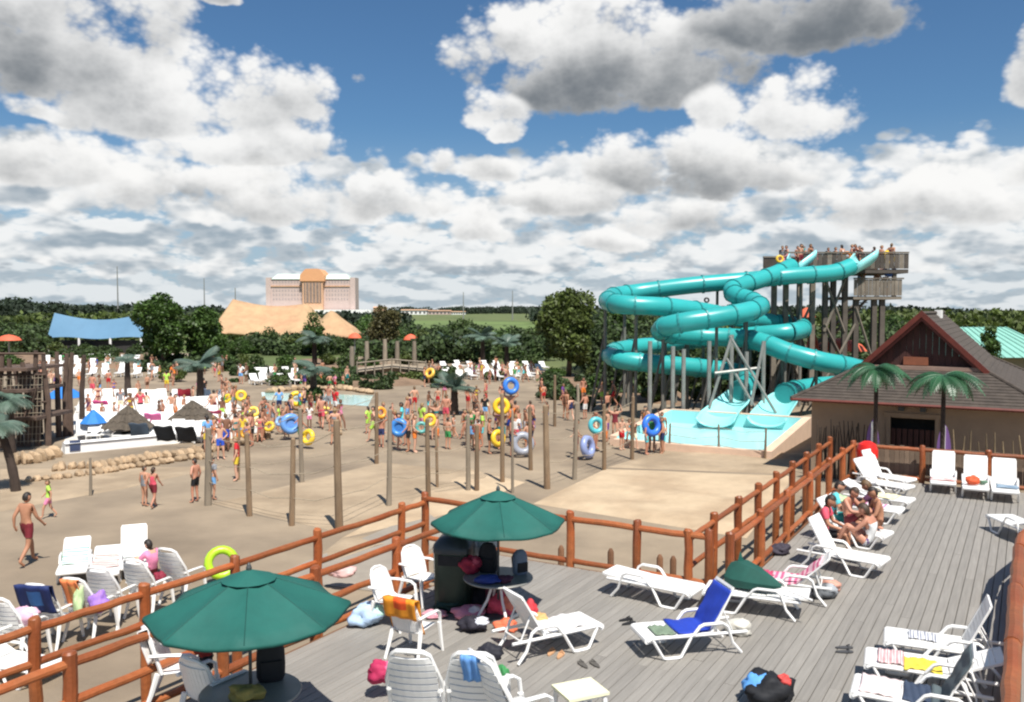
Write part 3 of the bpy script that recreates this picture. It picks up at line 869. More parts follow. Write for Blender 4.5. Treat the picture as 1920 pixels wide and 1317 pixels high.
for t_, C_, lab in ((slA, CA, 0), (slB, CB, 1)):
    w = WMB(); c0 = C_[0]; d = (C_[0]-C_[3]); d.z = 0; d.normalize(); sx = Vector((d.y, -d.x, 0)); n = 10
    for k in range(5):
        f = k/4; c = c0+d*(1.3*f)+Vector((0, 0, .55*f)); wv = .56+.45*f
        for q in range(n+1):
            an = math.pi*(-.12+1.24*q/n); w.v.append(tuple(c+sx*(math.cos(an)*-wv)+Vector((0, 0, -math.sin(an)*.56+.35*f*abs(math.cos(an))))))
    for k in range(4):
        for q in range(n): a = k*(n+1)+q; w.f.append((a, a+1, a+n+2, a+n+1)); w.m.append(0)
    o = w.buildw('entry_flume', mat('pale_teal_chute', (0.30, 0.72, 0.71)), t_, smooth=True); md = o.modifiers.new('thickness', 'SOLIDIFY'); md.thickness = .06
# free-standing braced trestle in front of the slides
tr = thing('steel_trestle', 'pale steel trestle with crossed struts carrying the middle of the slides', 'trestle', Vector((atd(1390, 700, 47.5).x, 47.5, 0)))
for a, b in (((1368, 630), (1455, 775)), ((1362, 672), (1420, 772)), ((1432, 640), (1408, 760)), ((1372, 632), (1330, 765)), ((1425, 690), (1340, 700))):
    w = WMB(); w.tube([atd(*a, 47.5), atd(*b, 47.2)], 0.085, 6); w.buildw('strut', M_METAL, tr)
for px, top in ((1219, 640), (1262, 650), (1372, 628), (1432, 640), (1400, 660), (1282, 655), (1330, 640)):
    w = WMB(); p = atd(px, top, 48.5); w.tube([Vector((p.x, p.y, 0)), p], 0.12, 8); w.buildw('column', M_METAL, tr)

# ------------------------------------------------------------------ slide tower
TW = thing('slide_tower', 'weathered timber slide tower with a railed platform above the teal slides', 'tower', Vector((atd(1565, 580, 61).x, 61, 0)))
X0, X1 = atd(1458, 500, 60).x, atd(1686, 500, 60).x; XL = atd(1584, 500, 60).x
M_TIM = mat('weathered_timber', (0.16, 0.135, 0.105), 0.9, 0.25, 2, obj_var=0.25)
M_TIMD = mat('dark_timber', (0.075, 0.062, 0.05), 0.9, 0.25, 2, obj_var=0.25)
def tbox(name, x0, x1, y0, y1, z0, z1, m=M_TIM):
    w = WMB(); w.box(((x0+x1)/2, (y0+y1)/2, (z0+z1)/2), (x1-x0, y1-y0, z1-z0)); return w.buildw(name, m, TW)
ZF, ZL = 9.15, 7.35
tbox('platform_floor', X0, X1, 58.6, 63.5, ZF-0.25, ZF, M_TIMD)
tbox('landing_floor', XL, X1-0.5, 58.4, 63.8, ZL-0.2, ZL)
n = 26
for i in range(n):
    x = X0+(X1-X0)*i/n
    if abs(x-atd(1484, 500, 58.6).x) < 0.62 or abs(x-atd(1596, 500, 58.6).x) < 0.62: continue
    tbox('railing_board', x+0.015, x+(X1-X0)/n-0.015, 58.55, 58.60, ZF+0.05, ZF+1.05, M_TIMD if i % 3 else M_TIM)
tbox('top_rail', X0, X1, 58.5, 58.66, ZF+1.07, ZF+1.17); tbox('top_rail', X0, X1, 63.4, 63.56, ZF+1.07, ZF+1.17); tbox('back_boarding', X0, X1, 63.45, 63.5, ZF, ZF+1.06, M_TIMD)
for i in range(13):
    x = XL+(X1-0.5-XL)*i/13; tbox('railing_board', x+0.015, x+(X1-0.5-XL)/13-0.015, 58.35, 58.4, ZL+0.05, ZL+1.12)
tbox('top_rail', XL, X1-0.4, 58.3, 58.46, ZL+1.14, ZL+1.24)
for px in (1452, 1474, 1500, 1524, 1548, 1563, 1585, 1606, 1640, 1655):
    for y in (58.8, 63.2):
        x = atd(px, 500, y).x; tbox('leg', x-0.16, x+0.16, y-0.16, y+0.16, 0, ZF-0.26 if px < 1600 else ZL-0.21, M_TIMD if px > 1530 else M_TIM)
for px in (1590, 1684):
    x = atd(px, 500, 58.7).x-0.2; tbox('leg', x-0.12, x+0.12, 58.7, 58.94, ZL+0.01, ZF-0.26)
for a, b in (((1452, 2), (1500, 6)), ((1500, 2), (1452, 6)), ((1548, 1.5), (1606, 5.5)), ((1606, 1.5), (1548, 5.5)), ((1640, 3), (1606, 6.6)), ((1474, 3), (1524, 7)), ((1524, 3), (1474, 7)), ((1548, 5), (1585, 8.5)), ((1585, 5), (1548, 8.5))):
    w = WMB(); w.tube([Vector((atd(a[0], 500, 58.6).x, 58.6, a[1])), Vector((atd(b[0], 500, 58.6).x, 58.6, b[1]))], 0.09, 4); w.buildw('cross_brace', M_TIM, TW)
for k in range(16):   # stair flight behind
    tbox('stair_tread', X1-4.8+k*0.27, X1-4.45+k*0.27, 64.2, 65.6, 2.6+k*0.29, 2.66+k*0.29)
for y in (64.2, 65.6):
    w = WMB(); w.tube([Vector((X1-4.9, y, 2.5)), Vector((X1-0.4, y, 7.3))], 0.11, 4); w.buildw('stair_stringer', M_TIM, TW)

# ------------------------------------------------------------------ volleyball court poles with thin ropes
POLES = [(390, 948, 806), (468, 968, 815), (547, 986, 825), (566, 905, 768), (636, 995, 790), (706, 870, 737), (729, 952, 770), (803, 935, 788), (820, 918, 805),
         (878, 920, 780), (894, 921, 800), (942, 906, 740), (961, 925, 772), (995, 882, 765), (1026, 917, 762), (1077, 900, 757), (1133, 882, 760), (1040, 800, 705), (1085, 812, 722), (1185, 862, 745),
         (1255, 845, 796), (1348, 852, 798), (1434, 862, 806), (447, 900, 800), (170, 930, 862)]
pole_tops = {}
PCOL = ['tall brown pole', 'weathered grey-brown pole']
NEAR = {390: 'beside the person in black shorts', 468: 'second pole from the left in the sand court line', 547: 'third pole along the near edge of the sand court', 566: 'in front of the yellow swim ring left of centre', 636: 'thickest and nearest of the court poles', 706: 'at the back left corner of the middle sand', 729: 'rising just behind the log railing post left of the far umbrella', 803: 'standing left of the railing corner by the far umbrella', 820: 'thin pale one right beside the railing corner', 878: 'left one of the close pair behind the far umbrella', 894: 'right one of the close pair behind the far umbrella', 942: 'under the yellow swim ring behind the far umbrella', 961: 'thin one right behind the top of the far umbrella', 995: 'pale one between the umbrella and the dark court pole', 1026: 'dark one at the left corner of the bright sand court', 1077: 'second along the left edge of the bright sand court', 1133: 'third along the left edge of the bright sand court', 1040: 'far one in front of the big round tree', 1085: 'far one in front of the planting below the big tree', 1185: 'fourth along the left edge of the bright sand court', 1255: 'short one at the left front of the aqua pool', 1348: 'short one at the middle front of the aqua pool', 1434: 'short one at the right front of the aqua pool', 447: 'slim one behind the second court pole', 170: 'slim pale one by the stone curb at left'}
for i, (px, base, top) in enumerate(POLES):
    p = at(px, base); h = CZ-(top-580)*p.y/FPX
    q = random.Random(i); mb = MB(); lean = q.uniform(-.03, .03); r = 0.11 if px in (636, 1026, 390) else (0.05 if px in (820, 961, 447, 170, 1255, 1348, 1434) else 0.082)
    mb.tube([(0, 0, 0), (lean*h*.5, q.uniform(-.03, .03), h*.5), (lean*h, 0, h), (lean*h, 0, h+0.04)], [r*1.12, r, r*0.88, r*0.5], 9)
    o = mb.build('court_pole', M_POLE if i % 3 else M_GREYPOLE, smooth='auto'); o.location = p
    tag(o, ('short' if px in (1255, 1348, 1434) else 'tall')+' weathered wooden pole, '+NEAR[px], 'pole', 'wooden poles around the sand courts')
    pole_tops[px] = (p, h)
RL = {0: 'thin grey ropes strung between the poles on the near left edge of the courts', 1: 'thin grey ropes strung between the poles on the far edge of the left court', 2: 'thin grey ropes strung along the left edge of the bright sand court', 3: 'thin grey ropes strung along the front of the aqua pool'}
for k, seq in enumerate(([390, 468, 547, 636, 729, 803, 878], [447, 566, 706], [1026, 1077, 1133, 1185], [1255, 1348, 1434])):
    mb = MB()
    for a, b in zip(seq[:-1], seq[1:]):
        (pa, ha), (pb, hb) = pole_tops[a], pole_tops[b]
        for fr in (0.32, 0.6, 0.92):
            A = pa+Vector((0, 0, ha*fr)); B = pb+Vector((0, 0, hb*fr)); mb.tube([A, (A+B)/2-Vector((0, 0, .12)), B], 0.012, 4)
    tag(mb.build('rope', M_ROPE), RL[k], 'rope', 'ropes between the court poles')
# pale posts of the footbridge far behind
for i, (px, b, tp) in enumerate([(660, 690, 650), (688, 684, 640), (722, 682, 636), (745, 682, 640), (777, 680, 640)]):
    p = at(px, b+14); h = CZ-(tp-580)*p.y/FPX; mb = MB(); mb.tube([(0, 0, 0), (0, 0, h*.6), (0, 0, h)], [0.26, 0.24, 0.2], 8)
    o = mb.build('bridge_post', M_GREYPOLE, smooth='auto'); o.location = p
    tag(o, ['leftmost', 'second', 'middle', 'fourth', 'rightmost'][i]+' of the five pale posts of the far footbridge', 'post', 'pale posts of the far footbridge')
br = thing('footbridge', 'low grey footbridge over a dark gap, far behind the courts', 'bridge', at(735, 712))
w = WMB(); a, b = at(672, 716), at(800, 714); w.tube([a+Vector((0, 0, .9)), (a+b)/2+Vector((0, 0, 1.25)), b+Vector((0, 0, .9))], [0.35]*3, 4); w.buildw('bridge_deck', M_GREYPOLE, br)
w = WMB()
w.tube([a+Vector((0, -.6, 1.7)), (a+b)/2+Vector((0, -.6, 2.0)), b+Vector((0, -.6, 1.7))], 0.08, 6); w.buildw('hand_rail', M_GREYPOLE, br)
for i in range(9):
    c = a+(b-a)*(i/8); w = WMB(); w.tube([c+Vector((0, -.6, .3)), c+Vector((0, -.6, 1.9))], 0.06, 5); w.buildw('baluster', M_GREYPOLE, br)

# ================================================================== far buildings and roofs
# hotel
hp = at(585, 592.2); HD = hp.y
def hx(px): return (px-960)/FPX*HD
def hz(py): return CZ-(py-580)*HD/FPX
hotel = thing('hotel', 'pale pink hotel block with an arched sand-coloured centre tower on the horizon', 'hotel', Vector((hx(585), HD, 0)))
def hbox(name, px0, px1, py0, py1, m, dy0=0, dy1=18, par=hotel):
    w = WMB(); x0, x1 = hx(px0), hx(px1); z1, z0 = hz(py0), max(0, hz(py1)); w.box(((x0+x1)/2, HD+(dy0+dy1)/2, (z0+z1)/2), (x1-x0, dy1-dy0, z1-z0)); return w.buildw(name, m, par)
hbox('wall', 503, 572, 524, 600, M_HOTEL); hbox('wall', 606, 664, 524, 600, M_HOTEL)
hbox('end_tower', 500, 509, 521, 600, M_HOTEL, -1, 19); hbox('end_tower', 657, 667, 521, 600, M_HOTEL, -1, 19)
hbox('base_wing', 488, 700, 581, 600, M_WHITE, -14, -2); hbox('cornice', 503, 664, 536, 538, M_HOTEL2, -0.9, 0)
M_VERD = mat('pale_green_roof', (0.50, 0.60, 0.52), 0.7, 0.08, 0.1)
for p0, p1 in ((512, 568), (608, 656)):
    w = WMB(); x0, x1, z0, z1 = hx(p0), hx(p1), hz(524), hz(514)
    w.add([(x0-1, HD-1, z0), (x1+1, HD-1, z0), (x1+1, HD+19, z0), (x0-1, HD+19, z0), (x0+4, HD+5, z1), (x1-4, HD+5, z1), (x1-4, HD+13, z1), (x0+4, HD+13, z1)], [(0, 1, 5, 4), (1, 2, 6, 5), (2, 3, 7, 6), (3, 0, 4, 7), (4, 5, 6, 7)]); w.buildw('roof', M_VERD, hotel)
hbox('centre_tower', 570, 608, 528, 600, M_HOTEL2, -5, 20)
w = WMB(); n = 14; prof = [(hx(566), hz(528)), (hx(612), hz(528))]
ar = [(hx(566)+(hx(612)-hx(566))*i/n, hz(528)+(hz(505)-hz(528))*min(1, 1.25*math.sin(math.pi*(0.12+0.76*i/n)))) for i in range(n+1)]
pts = [(prof[0][0], HD-6, prof[0][1])]+[(x, HD-6, z) for x, z in ar]+[(prof[1][0], HD-6, prof[1][1])]
k = len(pts); w.add(pts+[(x, y+27, z) for x, y, z in pts], [tuple(range(k)), tuple(range(2*k-1, k-1, -1))]+[(i, i+k, (i+1) % k+k, (i+1) % k) for i in range(k)]); w.buildw('crown_gable', mat('orange_sand_render', (0.66, 0.33, 0.16), 0.8, 0.06, 0.2), hotel)
hbox('glazed_arch', 573, 605, 531, 568, mat('brown_glazing', (0.24, 0.18, 0.15), 0.4, 0.2, 0.5), -5.4, -5.05)
for i in range(5): hbox('mullion', 576+i*6.2, 577.2+i*6.2, 531, 568, M_HOTEL2, -5.8, -5.45)
w0 = None
for p0, p1, nn in ((511, 568, 10), (610, 655, 8)):
    for r_ in range(5):
        for c in range(nn):
            x = hx(p0+(p1-p0)*(c+0.5)/nn); z = hz(529+r_*8.0)
            if w0 is None:
                mb = MB(); mb.box((0, 0, 0), (1.15, 0.3, 2.0)); w0 = mb.build('window', mat('soft_window', (0.36, 0.30, 0.29), 0.3, 0.1, 1), hotel); o = w0
            else:
                o = w0.copy(); COL.objects.link(o); o.parent = hotel
            o.location = Vector((x, HD-0.08, z))-hotel.location
# low white buildings along the horizon
for i, (p0, p1, t_, b_, m, lab) in enumerate([(752, 800, 580.5, 588, M_WHITE, 'long low white building on the horizon right of the hotel'), (803, 845, 582, 590, M_HOTEL, 'low pinkish building beside the field on the horizon'), (846, 872, 584, 590.5, M_WHITE, 'smallest white shed on the horizon, left of the big round tree'), (700, 722, 575, 592, M_HOTEL2, 'small sand-coloured building just right of the hotel')]):
    y = at(p0, 590.3).y; x0, x1 = (p0-960)/FPX*y, (p1-960)/FPX*y; z1 = CZ-(t_-580)*y/FPX
    t = thing('low_building', lab, 'building', Vector(((x0+x1)/2, y, 0))); w = WMB(); w.box(((x0+x1)/2, y+8, z1*.42), (x1-x0, 16, z1*.84)); w.buildw('wall', m, t)
    w = WMB(); w.add([(x0-.5, y-1, z1*.84), (x1+.5, y-1, z1*.84), (x1+.5, y+17, z1*.84), (x0-.5, y+17, z1*.84), (x0-.5, y+8, z1), (x1+.5, y+8, z1)], [(0, 1, 5, 4), (2, 3, 4, 5), (0, 4, 3), (1, 2, 5)]); w.buildw('roof', M_HOTEL2, t)
    w = WMB()
    for k in range(6): xx = x0+(x1-x0)*(k+.5)/6; w.box((xx, y-0.1, z1*.4), ((x1-x0)/12, 0.3, z1*.35))
    w.buildw('window', M_GLASS, t)

# straw tents: swept four-sided roofs on posts
def swept_roof(t, cx, cy, wx, wy, z0, peaks, m, n=22, sag=0.55, name='roof'):
    mb = WMB()
    def fn(s, q):
        x = cx+(s-.5)*wx; y = cy+(q-.5)*wy; h = 0
        for (ps, pq, ph, pw) in peaks:
            d = math.sqrt(((s-ps)*wx/pw)**2+((q-pq)*wy/pw)**2); h = max(h, ph*max(0, 1-d)**1.35)
        e = min(s, 1-s, q, 1-q)*2
        scal = 0.25*abs(math.sin(s*math.pi*7))*(1-min(1, e*6))
        return (x, y, z0+h+0.5*min(1, e*3)-scal)
    mb.grid(fn, n, n); o = mb.buildw(name, m, t, smooth=True)
    md = o.modifiers.new('thickness', 'SOLIDIFY'); md.thickness = 0.35
    return o
def posts_under(t, xs, y, h, m, r=0.18):
    for x in xs:
        w = WMB(); w.tube([(x, y, 0), (x, y, h)], r, 6); w.buildw('post', m, t)
def zat(py, d): return CZ-(py-580)*d/FPX
d = 150.0; X = lambda px, dd=d: (px-960)/FPX*dd
tent = thing('straw_tent', 'biggest tan straw-coloured roof with two swept peaks, left of the hotel', 'tent roof', Vector((X(500), d, 0)))
mb = WMB(); xa, xb = X(402), X(594)
def rf(u, t):
    x = xa+(xb-xa)*u; e = min(1.0, (1-u)/.22)**.8 if u > .78 else 1.0
    ridge = zat(563, d)+(zat(575, d)-zat(563, d))*u-.8*math.sin(math.pi*min(1, u*1.3))*(1 if u < .77 else 0)
    z0 = zat(632, d)+.5*math.sin(u*9); k = 1-abs(2*t-1)
    return (x+(1-k)*(-1.5 if u < .05 else 0), d+20*t, z0+(max(z0+1.2, ridge*e+z0*(1-e))-z0)*(k**1.15)-.12*abs(math.sin(u*22))*(1-k))
mb.grid(rf, 44, 20); o = mb.buildw('roof', M_STRAW, tent, smooth=True); md = o.modifiers.new('thickness', 'SOLIDIFY'); md.thickness = .3
posts_under(tent, [X(p) for p in (412, 450, 488, 526, 564)], d+0.5, zat(632, d)+.3, M_LOGDARK)
d2 = 138.0
tent2 = thing('straw_tent', 'small pointed straw-coloured roof right of the big tan tent', 'tent roof', Vector((X(628, d2), d2, 0)))
swept_roof(tent2, X(628, d2), d2+4, X(675, d2)-X(598, d2), 9, zat(633, d2), [(0.30, .5, 3.5, 5.2)], M_STRAW, 18)
posts_under(tent2, [X(p, d2) for p in (606, 640, 668)], d2+0.4, zat(633, d2)+.2, M_LOGDARK)
# blue fabric roof
d3 = 128.0
bt = thing('blue_canopy', 'long sky-blue fabric roof with a sagging ridge, at the far left', 'canopy', Vector((X(175, d3), d3, 0)))
mb = WMB(); x0, x1 = X(88, d3), X(266, d3)
def fb_(s, q):
    zt = zat(587, d3)+(-1.0*math.sin(math.pi*min(1, s*1.02))-0.05*s); zb = zat(634, d3)+0.15*math.sin(s*9)
    return (x0+(x1-x0)*s, d3+q*2.2, zb+(zt-zb)*q)
mb.grid(fb_, 24, 8); o = mb.buildw('fabric_front', M_BLUEROOF, bt, smooth=True)
mb = WMB(); mb.grid(lambda s, q: (fb_(s, 1-q)[0], d3+2.25+q*2.2, fb_(s, 1-q)[2]), 24, 8); mb.buildw('fabric_back', M_BLUEROOF, bt, smooth=True)
posts_under(bt, [x0+.2, x0+(x1-x0)*.33, x0+(x1-x0)*.66, x1-.2], d3+.15, zat(634, d3), M_WHITE)
mb = WMB(); mb.box(((x0+x1)/2, d3+2.4, 0.9), (x1-x0-1, 3.4, 1.8)); mb.buildw('painted_shade_stall', M_DARK, bt)  # near-black block: the shade under the roof is painted into its colour
# turquoise roof at far right
d4 = 74.0
tq = thing('turquoise_roof_hall', 'low hall with a pale turquoise roof behind the house at the right edge', 'hall', Vector((X(1890, d4), d4, 0)))
mb = WMB(); x0, x1 = X(1812, d4), X(2010, d4); z1, z0 = zat(617, d4), zat(671, d4)
mb.add([(x0+1.5, d4+7, z1), (x1-1.5, d4+7, z1), (x1, d4, z0), (x0, d4, z0), (x1, d4+14, z0), (x0, d4+14, z0)], [(3, 2, 1, 0), (5, 0, 1, 4), (3, 0, 5), (2, 4, 1)]); mb.buildw('roof', M_TURQ, tq)
for i in range(12):
    s = (i+.5)/12; mb = WMB(); mb.tube([(x0+1.5+(x1-x0-3)*s, d4+6.95, z1+.03), (x0+(x1-x0)*s, d4-.02, z0+.03)], 0.05, 4); mb.buildw('roof_seam', M_TURQ, tq)
mb = WMB(); mb.box(((x0+x1)/2, d4+7, z0/2), (x1-x0-2, 12, z0-.02)); mb.buildw('wall', M_STUCCO, tq)
# orange-red shade sails behind the slides
for i, (px, py, wpx, hpx, dd, lab) in enumerate([(1574, 646, 104, 24, 66, 'wide orange-red shade canopy under the slide tower'), (1512, 586, 34, 18, 70, 'small orange-red canopy glimpsed between the tower legs'), (1524, 640, 26, 36, 64, 'narrow salmon canopy beside the right bend of the slide'), (770, 632, 28, 11, 118, 'small orange-red parasol in front of the far field'), (16, 633, 46, 11, 112, 'orange awning at the far left edge'), (665, 629, 26, 10, 120, 'small salmon awning beside the pointed straw roof')]):
    c = Vector(((px-960)/FPX*dd, dd, 0)); zt = zat(py-hpx/2, dd); zb = zat(py+hpx/2, dd); rw = wpx/2*dd/FPX
    t = thing('shade_canopy', lab, 'canopy', c)
    mb = MB(); mb.lathe([(rw, zb), (rw*.8, zb+(zt-zb)*.5), (rw*.4, zb+(zt-zb)*.85), (0.05, zt)], 12, sy=.8)
    mb.build('fabric', M_ORANGE, t, smooth='auto'); mb = MB(); mb.tube([(0, 0, 0), (0, 0, zb+.2)], .1, 6); mb.build('mast', M_METAL, t)
# thin masts on the horizon
for i, (px, top, dd) in enumerate([(222, 500, 420), (442, 540, 400), (869, 548, 500), (961, 545, 520), (384, 522, 460)]):
    p = Vector(((px-960)/FPX*dd, dd, 0)); mb = MB(); mb.tube([(0, 0, 0), (0, 0, zat(top, dd))], [.45, .2], 5)
    o = mb.build('light_mast', M_METAL); o.location = p; tag(o, 'thin light mast on the horizon, '+['above the blue roof', 'left of the hotel', 'right of the hotel over the field', 'just left of the big round tree', 'above the big tan tent'][i], 'mast', 'thin masts on the horizon')

# ================================================================== trees
def tree(name, label, px, base, top, wpx, leaf, n=3200, seed=0, group=None, lobes=9, trunk=0.28, cat='tree', size=None, bottom=0.06, d=None):
    p = at(px, base) if d is None else Vector(((px-960)/FPX*d, d, 0)); h = CZ-(top-580)*p.y/FPX; rad = wpx/2*p.y/FPX
    t = thing(name, label, cat, p, 0, group); q = np.random.default_rng(seed+11)
    cl = []
    zc = h*(bottom+(1-bottom)*0.5); hz_ = h*(1-bottom)*0.5
    for i in range(lobes):
        a = q.random()*6.283; r = rad*0.62*math.sqrt(q.random()); f = q.uniform(-0.8, 0.82)
        k = math.sqrt(max(0.1, 1-f*f))
        s = rad*q.uniform(0.20, 0.44)
        cl.append((math.cos(a)*r*k*1.1, math.sin(a)*r*k*1.1, zc+f*(hz_-s*0.7), s*1.1, s*1.1, s*q.uniform(.75, 1.0)))
    cl.append((0, 0, h-rad*.34, rad*.34, rad*.34, rad*.34))
    cl.append((0, 0, zc, rad*.62, rad*.62, hz_*.75))
    quads_object('crown', clump_points(cl, n, q, .62), size or max(.18, rad*.085), leaf, t, rng=q)
    mb = MB(); mb.tube([(0, 0, 0), (.05*rad, 0, h*.3), (0, .04*rad, h*.62), (0, 0, h*.85)], [trunk, trunk*.8, trunk*.5, trunk*.15], 8)
    for c in cl[:6]:
        mb.tube([(0, 0, h*.28), (c[0]*.5, c[1]*.5, h*.28+(c[2]-h*.28)*.6), c[:3]], [trunk*.45, trunk*.3, trunk*.08], 5)
    mb.build('trunk', M_BARK, t, smooth=True)
    return t
tree('leafy_tree', 'taller left one of the dark green tree pair between blue roof and tan tent', 305, 692, 548, 118, M_LEAF, 9000, 1, lobes=15)
tree('leafy_tree', 'shorter dark green tree, right one of the pair in front of the tan tent', 384, 688, 574, 106, M_LEAF, 8000, 2, lobes=14)
tree('leafy_tree', 'big round green tree in the middle, left of the teal slides', 1066, 706, 541, 132, M_LEAF2, 11000, 3, lobes=17)
tree('leafy_tree', 'dark tree half hidden behind the left bends of the teal slides', 1165, 694, 572, 120, M_LEAF, 7000, 4, lobes=12)
tree('leafy_tree', 'thin brownish tree right of the hotel in front of the field', 716, 668, 572, 78, M_LEAF3, 4200, 5, lobes=10)
tree('leafy_tree', 'small green tree in front of the pointed straw roof', 588, 668, 584, 60, M_LEAF, 3400, 6, lobes=9)
tree('leafy_tree', 'green tree standing behind the tower legs left of the red gable', 1676, 690, 588, 84, M_LEAF, 2600, 7, lobes=10)
tree('leafy_tree', 'bushy green tree in front of the turquoise roof', 1858, 700, 610, 62, M_LEAF, 2200, 8, lobes=9, d=60)
SH = [(505, 660, 612, 64, 'dark shrub under the left edge of the big tan tent'), (452, 668, 632, 60, 'dark shrub between the tree pair and the tan tent'), (555, 662, 628, 66, 'dark shrub in front of the big tan tent, right part'), (640, 664, 632, 60, 'dark low shrub under the pointed straw roof'), (740, 662, 602, 60, 'green bush beside the thin brownish tree'), (790, 664, 618, 56, 'green bush right of the orange-red parasol'), (868, 660, 596, 88, 'wide green bush in front of the mown field'), (950, 664, 618, 76, 'green bush at the right end of the field'), (915, 668, 632, 60, 'low bush between the grey-green palms at the field'), (990, 664, 612, 60, 'bush touching the left side of the big round tree'), (203, 650, 628, 40, 'clipped dark shrub below the blue roof'), (45, 640, 590, 90, 'broad green bush left of the blue roof'), (-10, 640, 588, 80, 'green bush cut off by the left picture edge'), (640, 712, 690, 60, 'low shrub beside the footbridge, left end'), (770, 716, 698, 66, 'low shrub beside the footbridge, right end'), (520, 722, 704, 70, 'low olive hedge left of the lazy river palm'), (590, 752, 726, 54, 'dark round shrub at the foot of the lazy river palm'), (930, 712, 698, 46, 'small flat shrub right of the leaning palm'), (1060, 744, 722, 40, 'small bright shrub below the big round tree'), (1105, 768, 745, 38, 'small bright shrub beside the court poles'), (1150, 758, 738, 44, 'small bright shrub right of the court poles'), (1265, 742, 715, 54, 'shrub under the low loop of the teal slide'), (180, 684, 664, 60, 'ochre shrub on the left bank'), (330, 716, 690, 60, 'shrub at the foot of the dark green tree pair'), (600, 640, 590, 70, 'green bush behind the small tent, below the hotel'), (690, 640, 588, 90, 'green bush right below the hotel'), (1640, 720, 640, 70, 'green bush behind the left eave of the house'), (1500, 720, 690, 60, 'dark bush behind the slide exit chutes'), (1330, 735, 690, 90, 'dark bush under the middle of the slides'), (1240, 720, 670, 80, 'dark bush behind the low left loop of the slide'), (1420, 730, 670, 70, 'dark bush behind the steel trestle'),
      (20, 690, 663, 45, 'dark leafy shrub by the timber frame'), (110, 672, 640, 51, 'dark leafy shrub on the far left bank'), (155, 668, 646, 38, 'dark leafy shrub on the far left bank, right part'), (420, 690, 658, 53, 'low green shrub right of the dark tree pair'), (455, 684, 663, 43, 'rounded olive shrub between tree pair and river'), (480, 700, 663, 47, 'low green shrub left of the lazy river'), (535, 690, 665, 62, 'dark leafy shrub behind the lazy river palm'), (615, 690, 662, 42, 'dark leafy shrub left of the footbridge'), (650, 700, 660, 61, 'low green shrub under the footbridge left end'), (700, 700, 672, 42, 'dark leafy shrub under the footbridge middle'), (760, 690, 661, 45, 'rounded olive shrub behind the footbridge right end'), (815, 676, 645, 38, 'rounded olive shrub left of the field palms'), (870, 678, 648, 57, 'low green shrub between the left and middle field palms'), (930, 676, 640, 43, 'dark leafy shrub between the middle and right field palms'), (1000, 690, 663, 51, 'low green shrub at the foot of the big round tree, left'), (1040, 712, 690, 62, 'rounded olive shrub at the foot of the big round tree, front'), (1110, 716, 687, 36, 'low green shrub at the foot of the big round tree, right'), (1190, 730, 692, 58, 'low green shrub below the left loop of the slide'), (1120, 738, 702, 42, 'low green shrub in the bed below the big round tree'), (1310, 752, 719, 55, 'low green shrub under the slides, front'), (1230, 756, 723, 50, 'dark leafy shrub under the slides, left front'), (1480, 762, 735, 45, 'low green shrub between chute and house')]
for i, (px, b, tp, wd, lab) in enumerate(SH):
    tree('shrub', lab, px, b, tp, wd, [M_SHRUB, M_LEAF, M_LEAF2][i % 3], 1200, 40+i, 'shrubs across the park', 6, .06, 'shrub', bottom=0.02)
# far wood along the horizon
q = np.random.default_rng(5); cl = []
for i in range(420):
    px = q.uniform(-200, 2120); dd = q.uniform(380, 560)
    tp = np.interp(px, [-200, 0, 60, 120, 250, 420, 700, 900, 1020, 1300, 1600, 1720, 1920, 2120], [556, 556, 563, 570, 574, 577, 578, 577, 576, 576, 574, 576, 586, 586])+q.uniform(-3, 5)
    if 480 < px < 745: dd = q.uniform(300, 360); tp = 588+q.uniform(-3, 3)
    if 745 < px < 1000: dd = q.uniform(1150, 1350)
    h = max(2.5, CZ-(tp-580)*dd/FPX); r = q.uniform(5, 9)*(2 if dd > 800 else 1)
    cl.append(((px-960)/FPX*dd, dd, h*.5, r, r, h*.5))
tag(quads_object('far_wood', clump_points(cl, 60000, q, .7), 1.5, M_LEAFFAR, rng=q), kind='stuff')
q = np.random.default_rng(6); cl = []
for i in range(200):
    px = q.uniform(1180, 2050); dd = q.uniform(150, 230); tp = np.interp(px, [1180, 1500, 1700, 1800, 1920, 2050], [590, 590, 585, 588, 584, 582])+q.uniform(-5, 8)
    h = max(2.5, CZ-(tp-580)*dd/FPX); r = q.uniform(2.5, 5); cl.append(((px-960)/FPX*dd, dd, h*.5, r, r, h*.5))
for i in range(90):
    px = q.uniform(-150, 470); dd = q.uniform(170, 260); tp = 590+q.uniform(-6, 8)
    h = max(2.5, CZ-(tp-580)*dd/FPX); r = q.uniform(3, 6); cl.append(((px-960)/FPX*dd, dd, h*.5, r, r, h*.5))
tag(quads_object('hedge_wood', clump_points(cl, 42000, q, .7), .85, M_LEAF2, rng=q), kind='stuff')

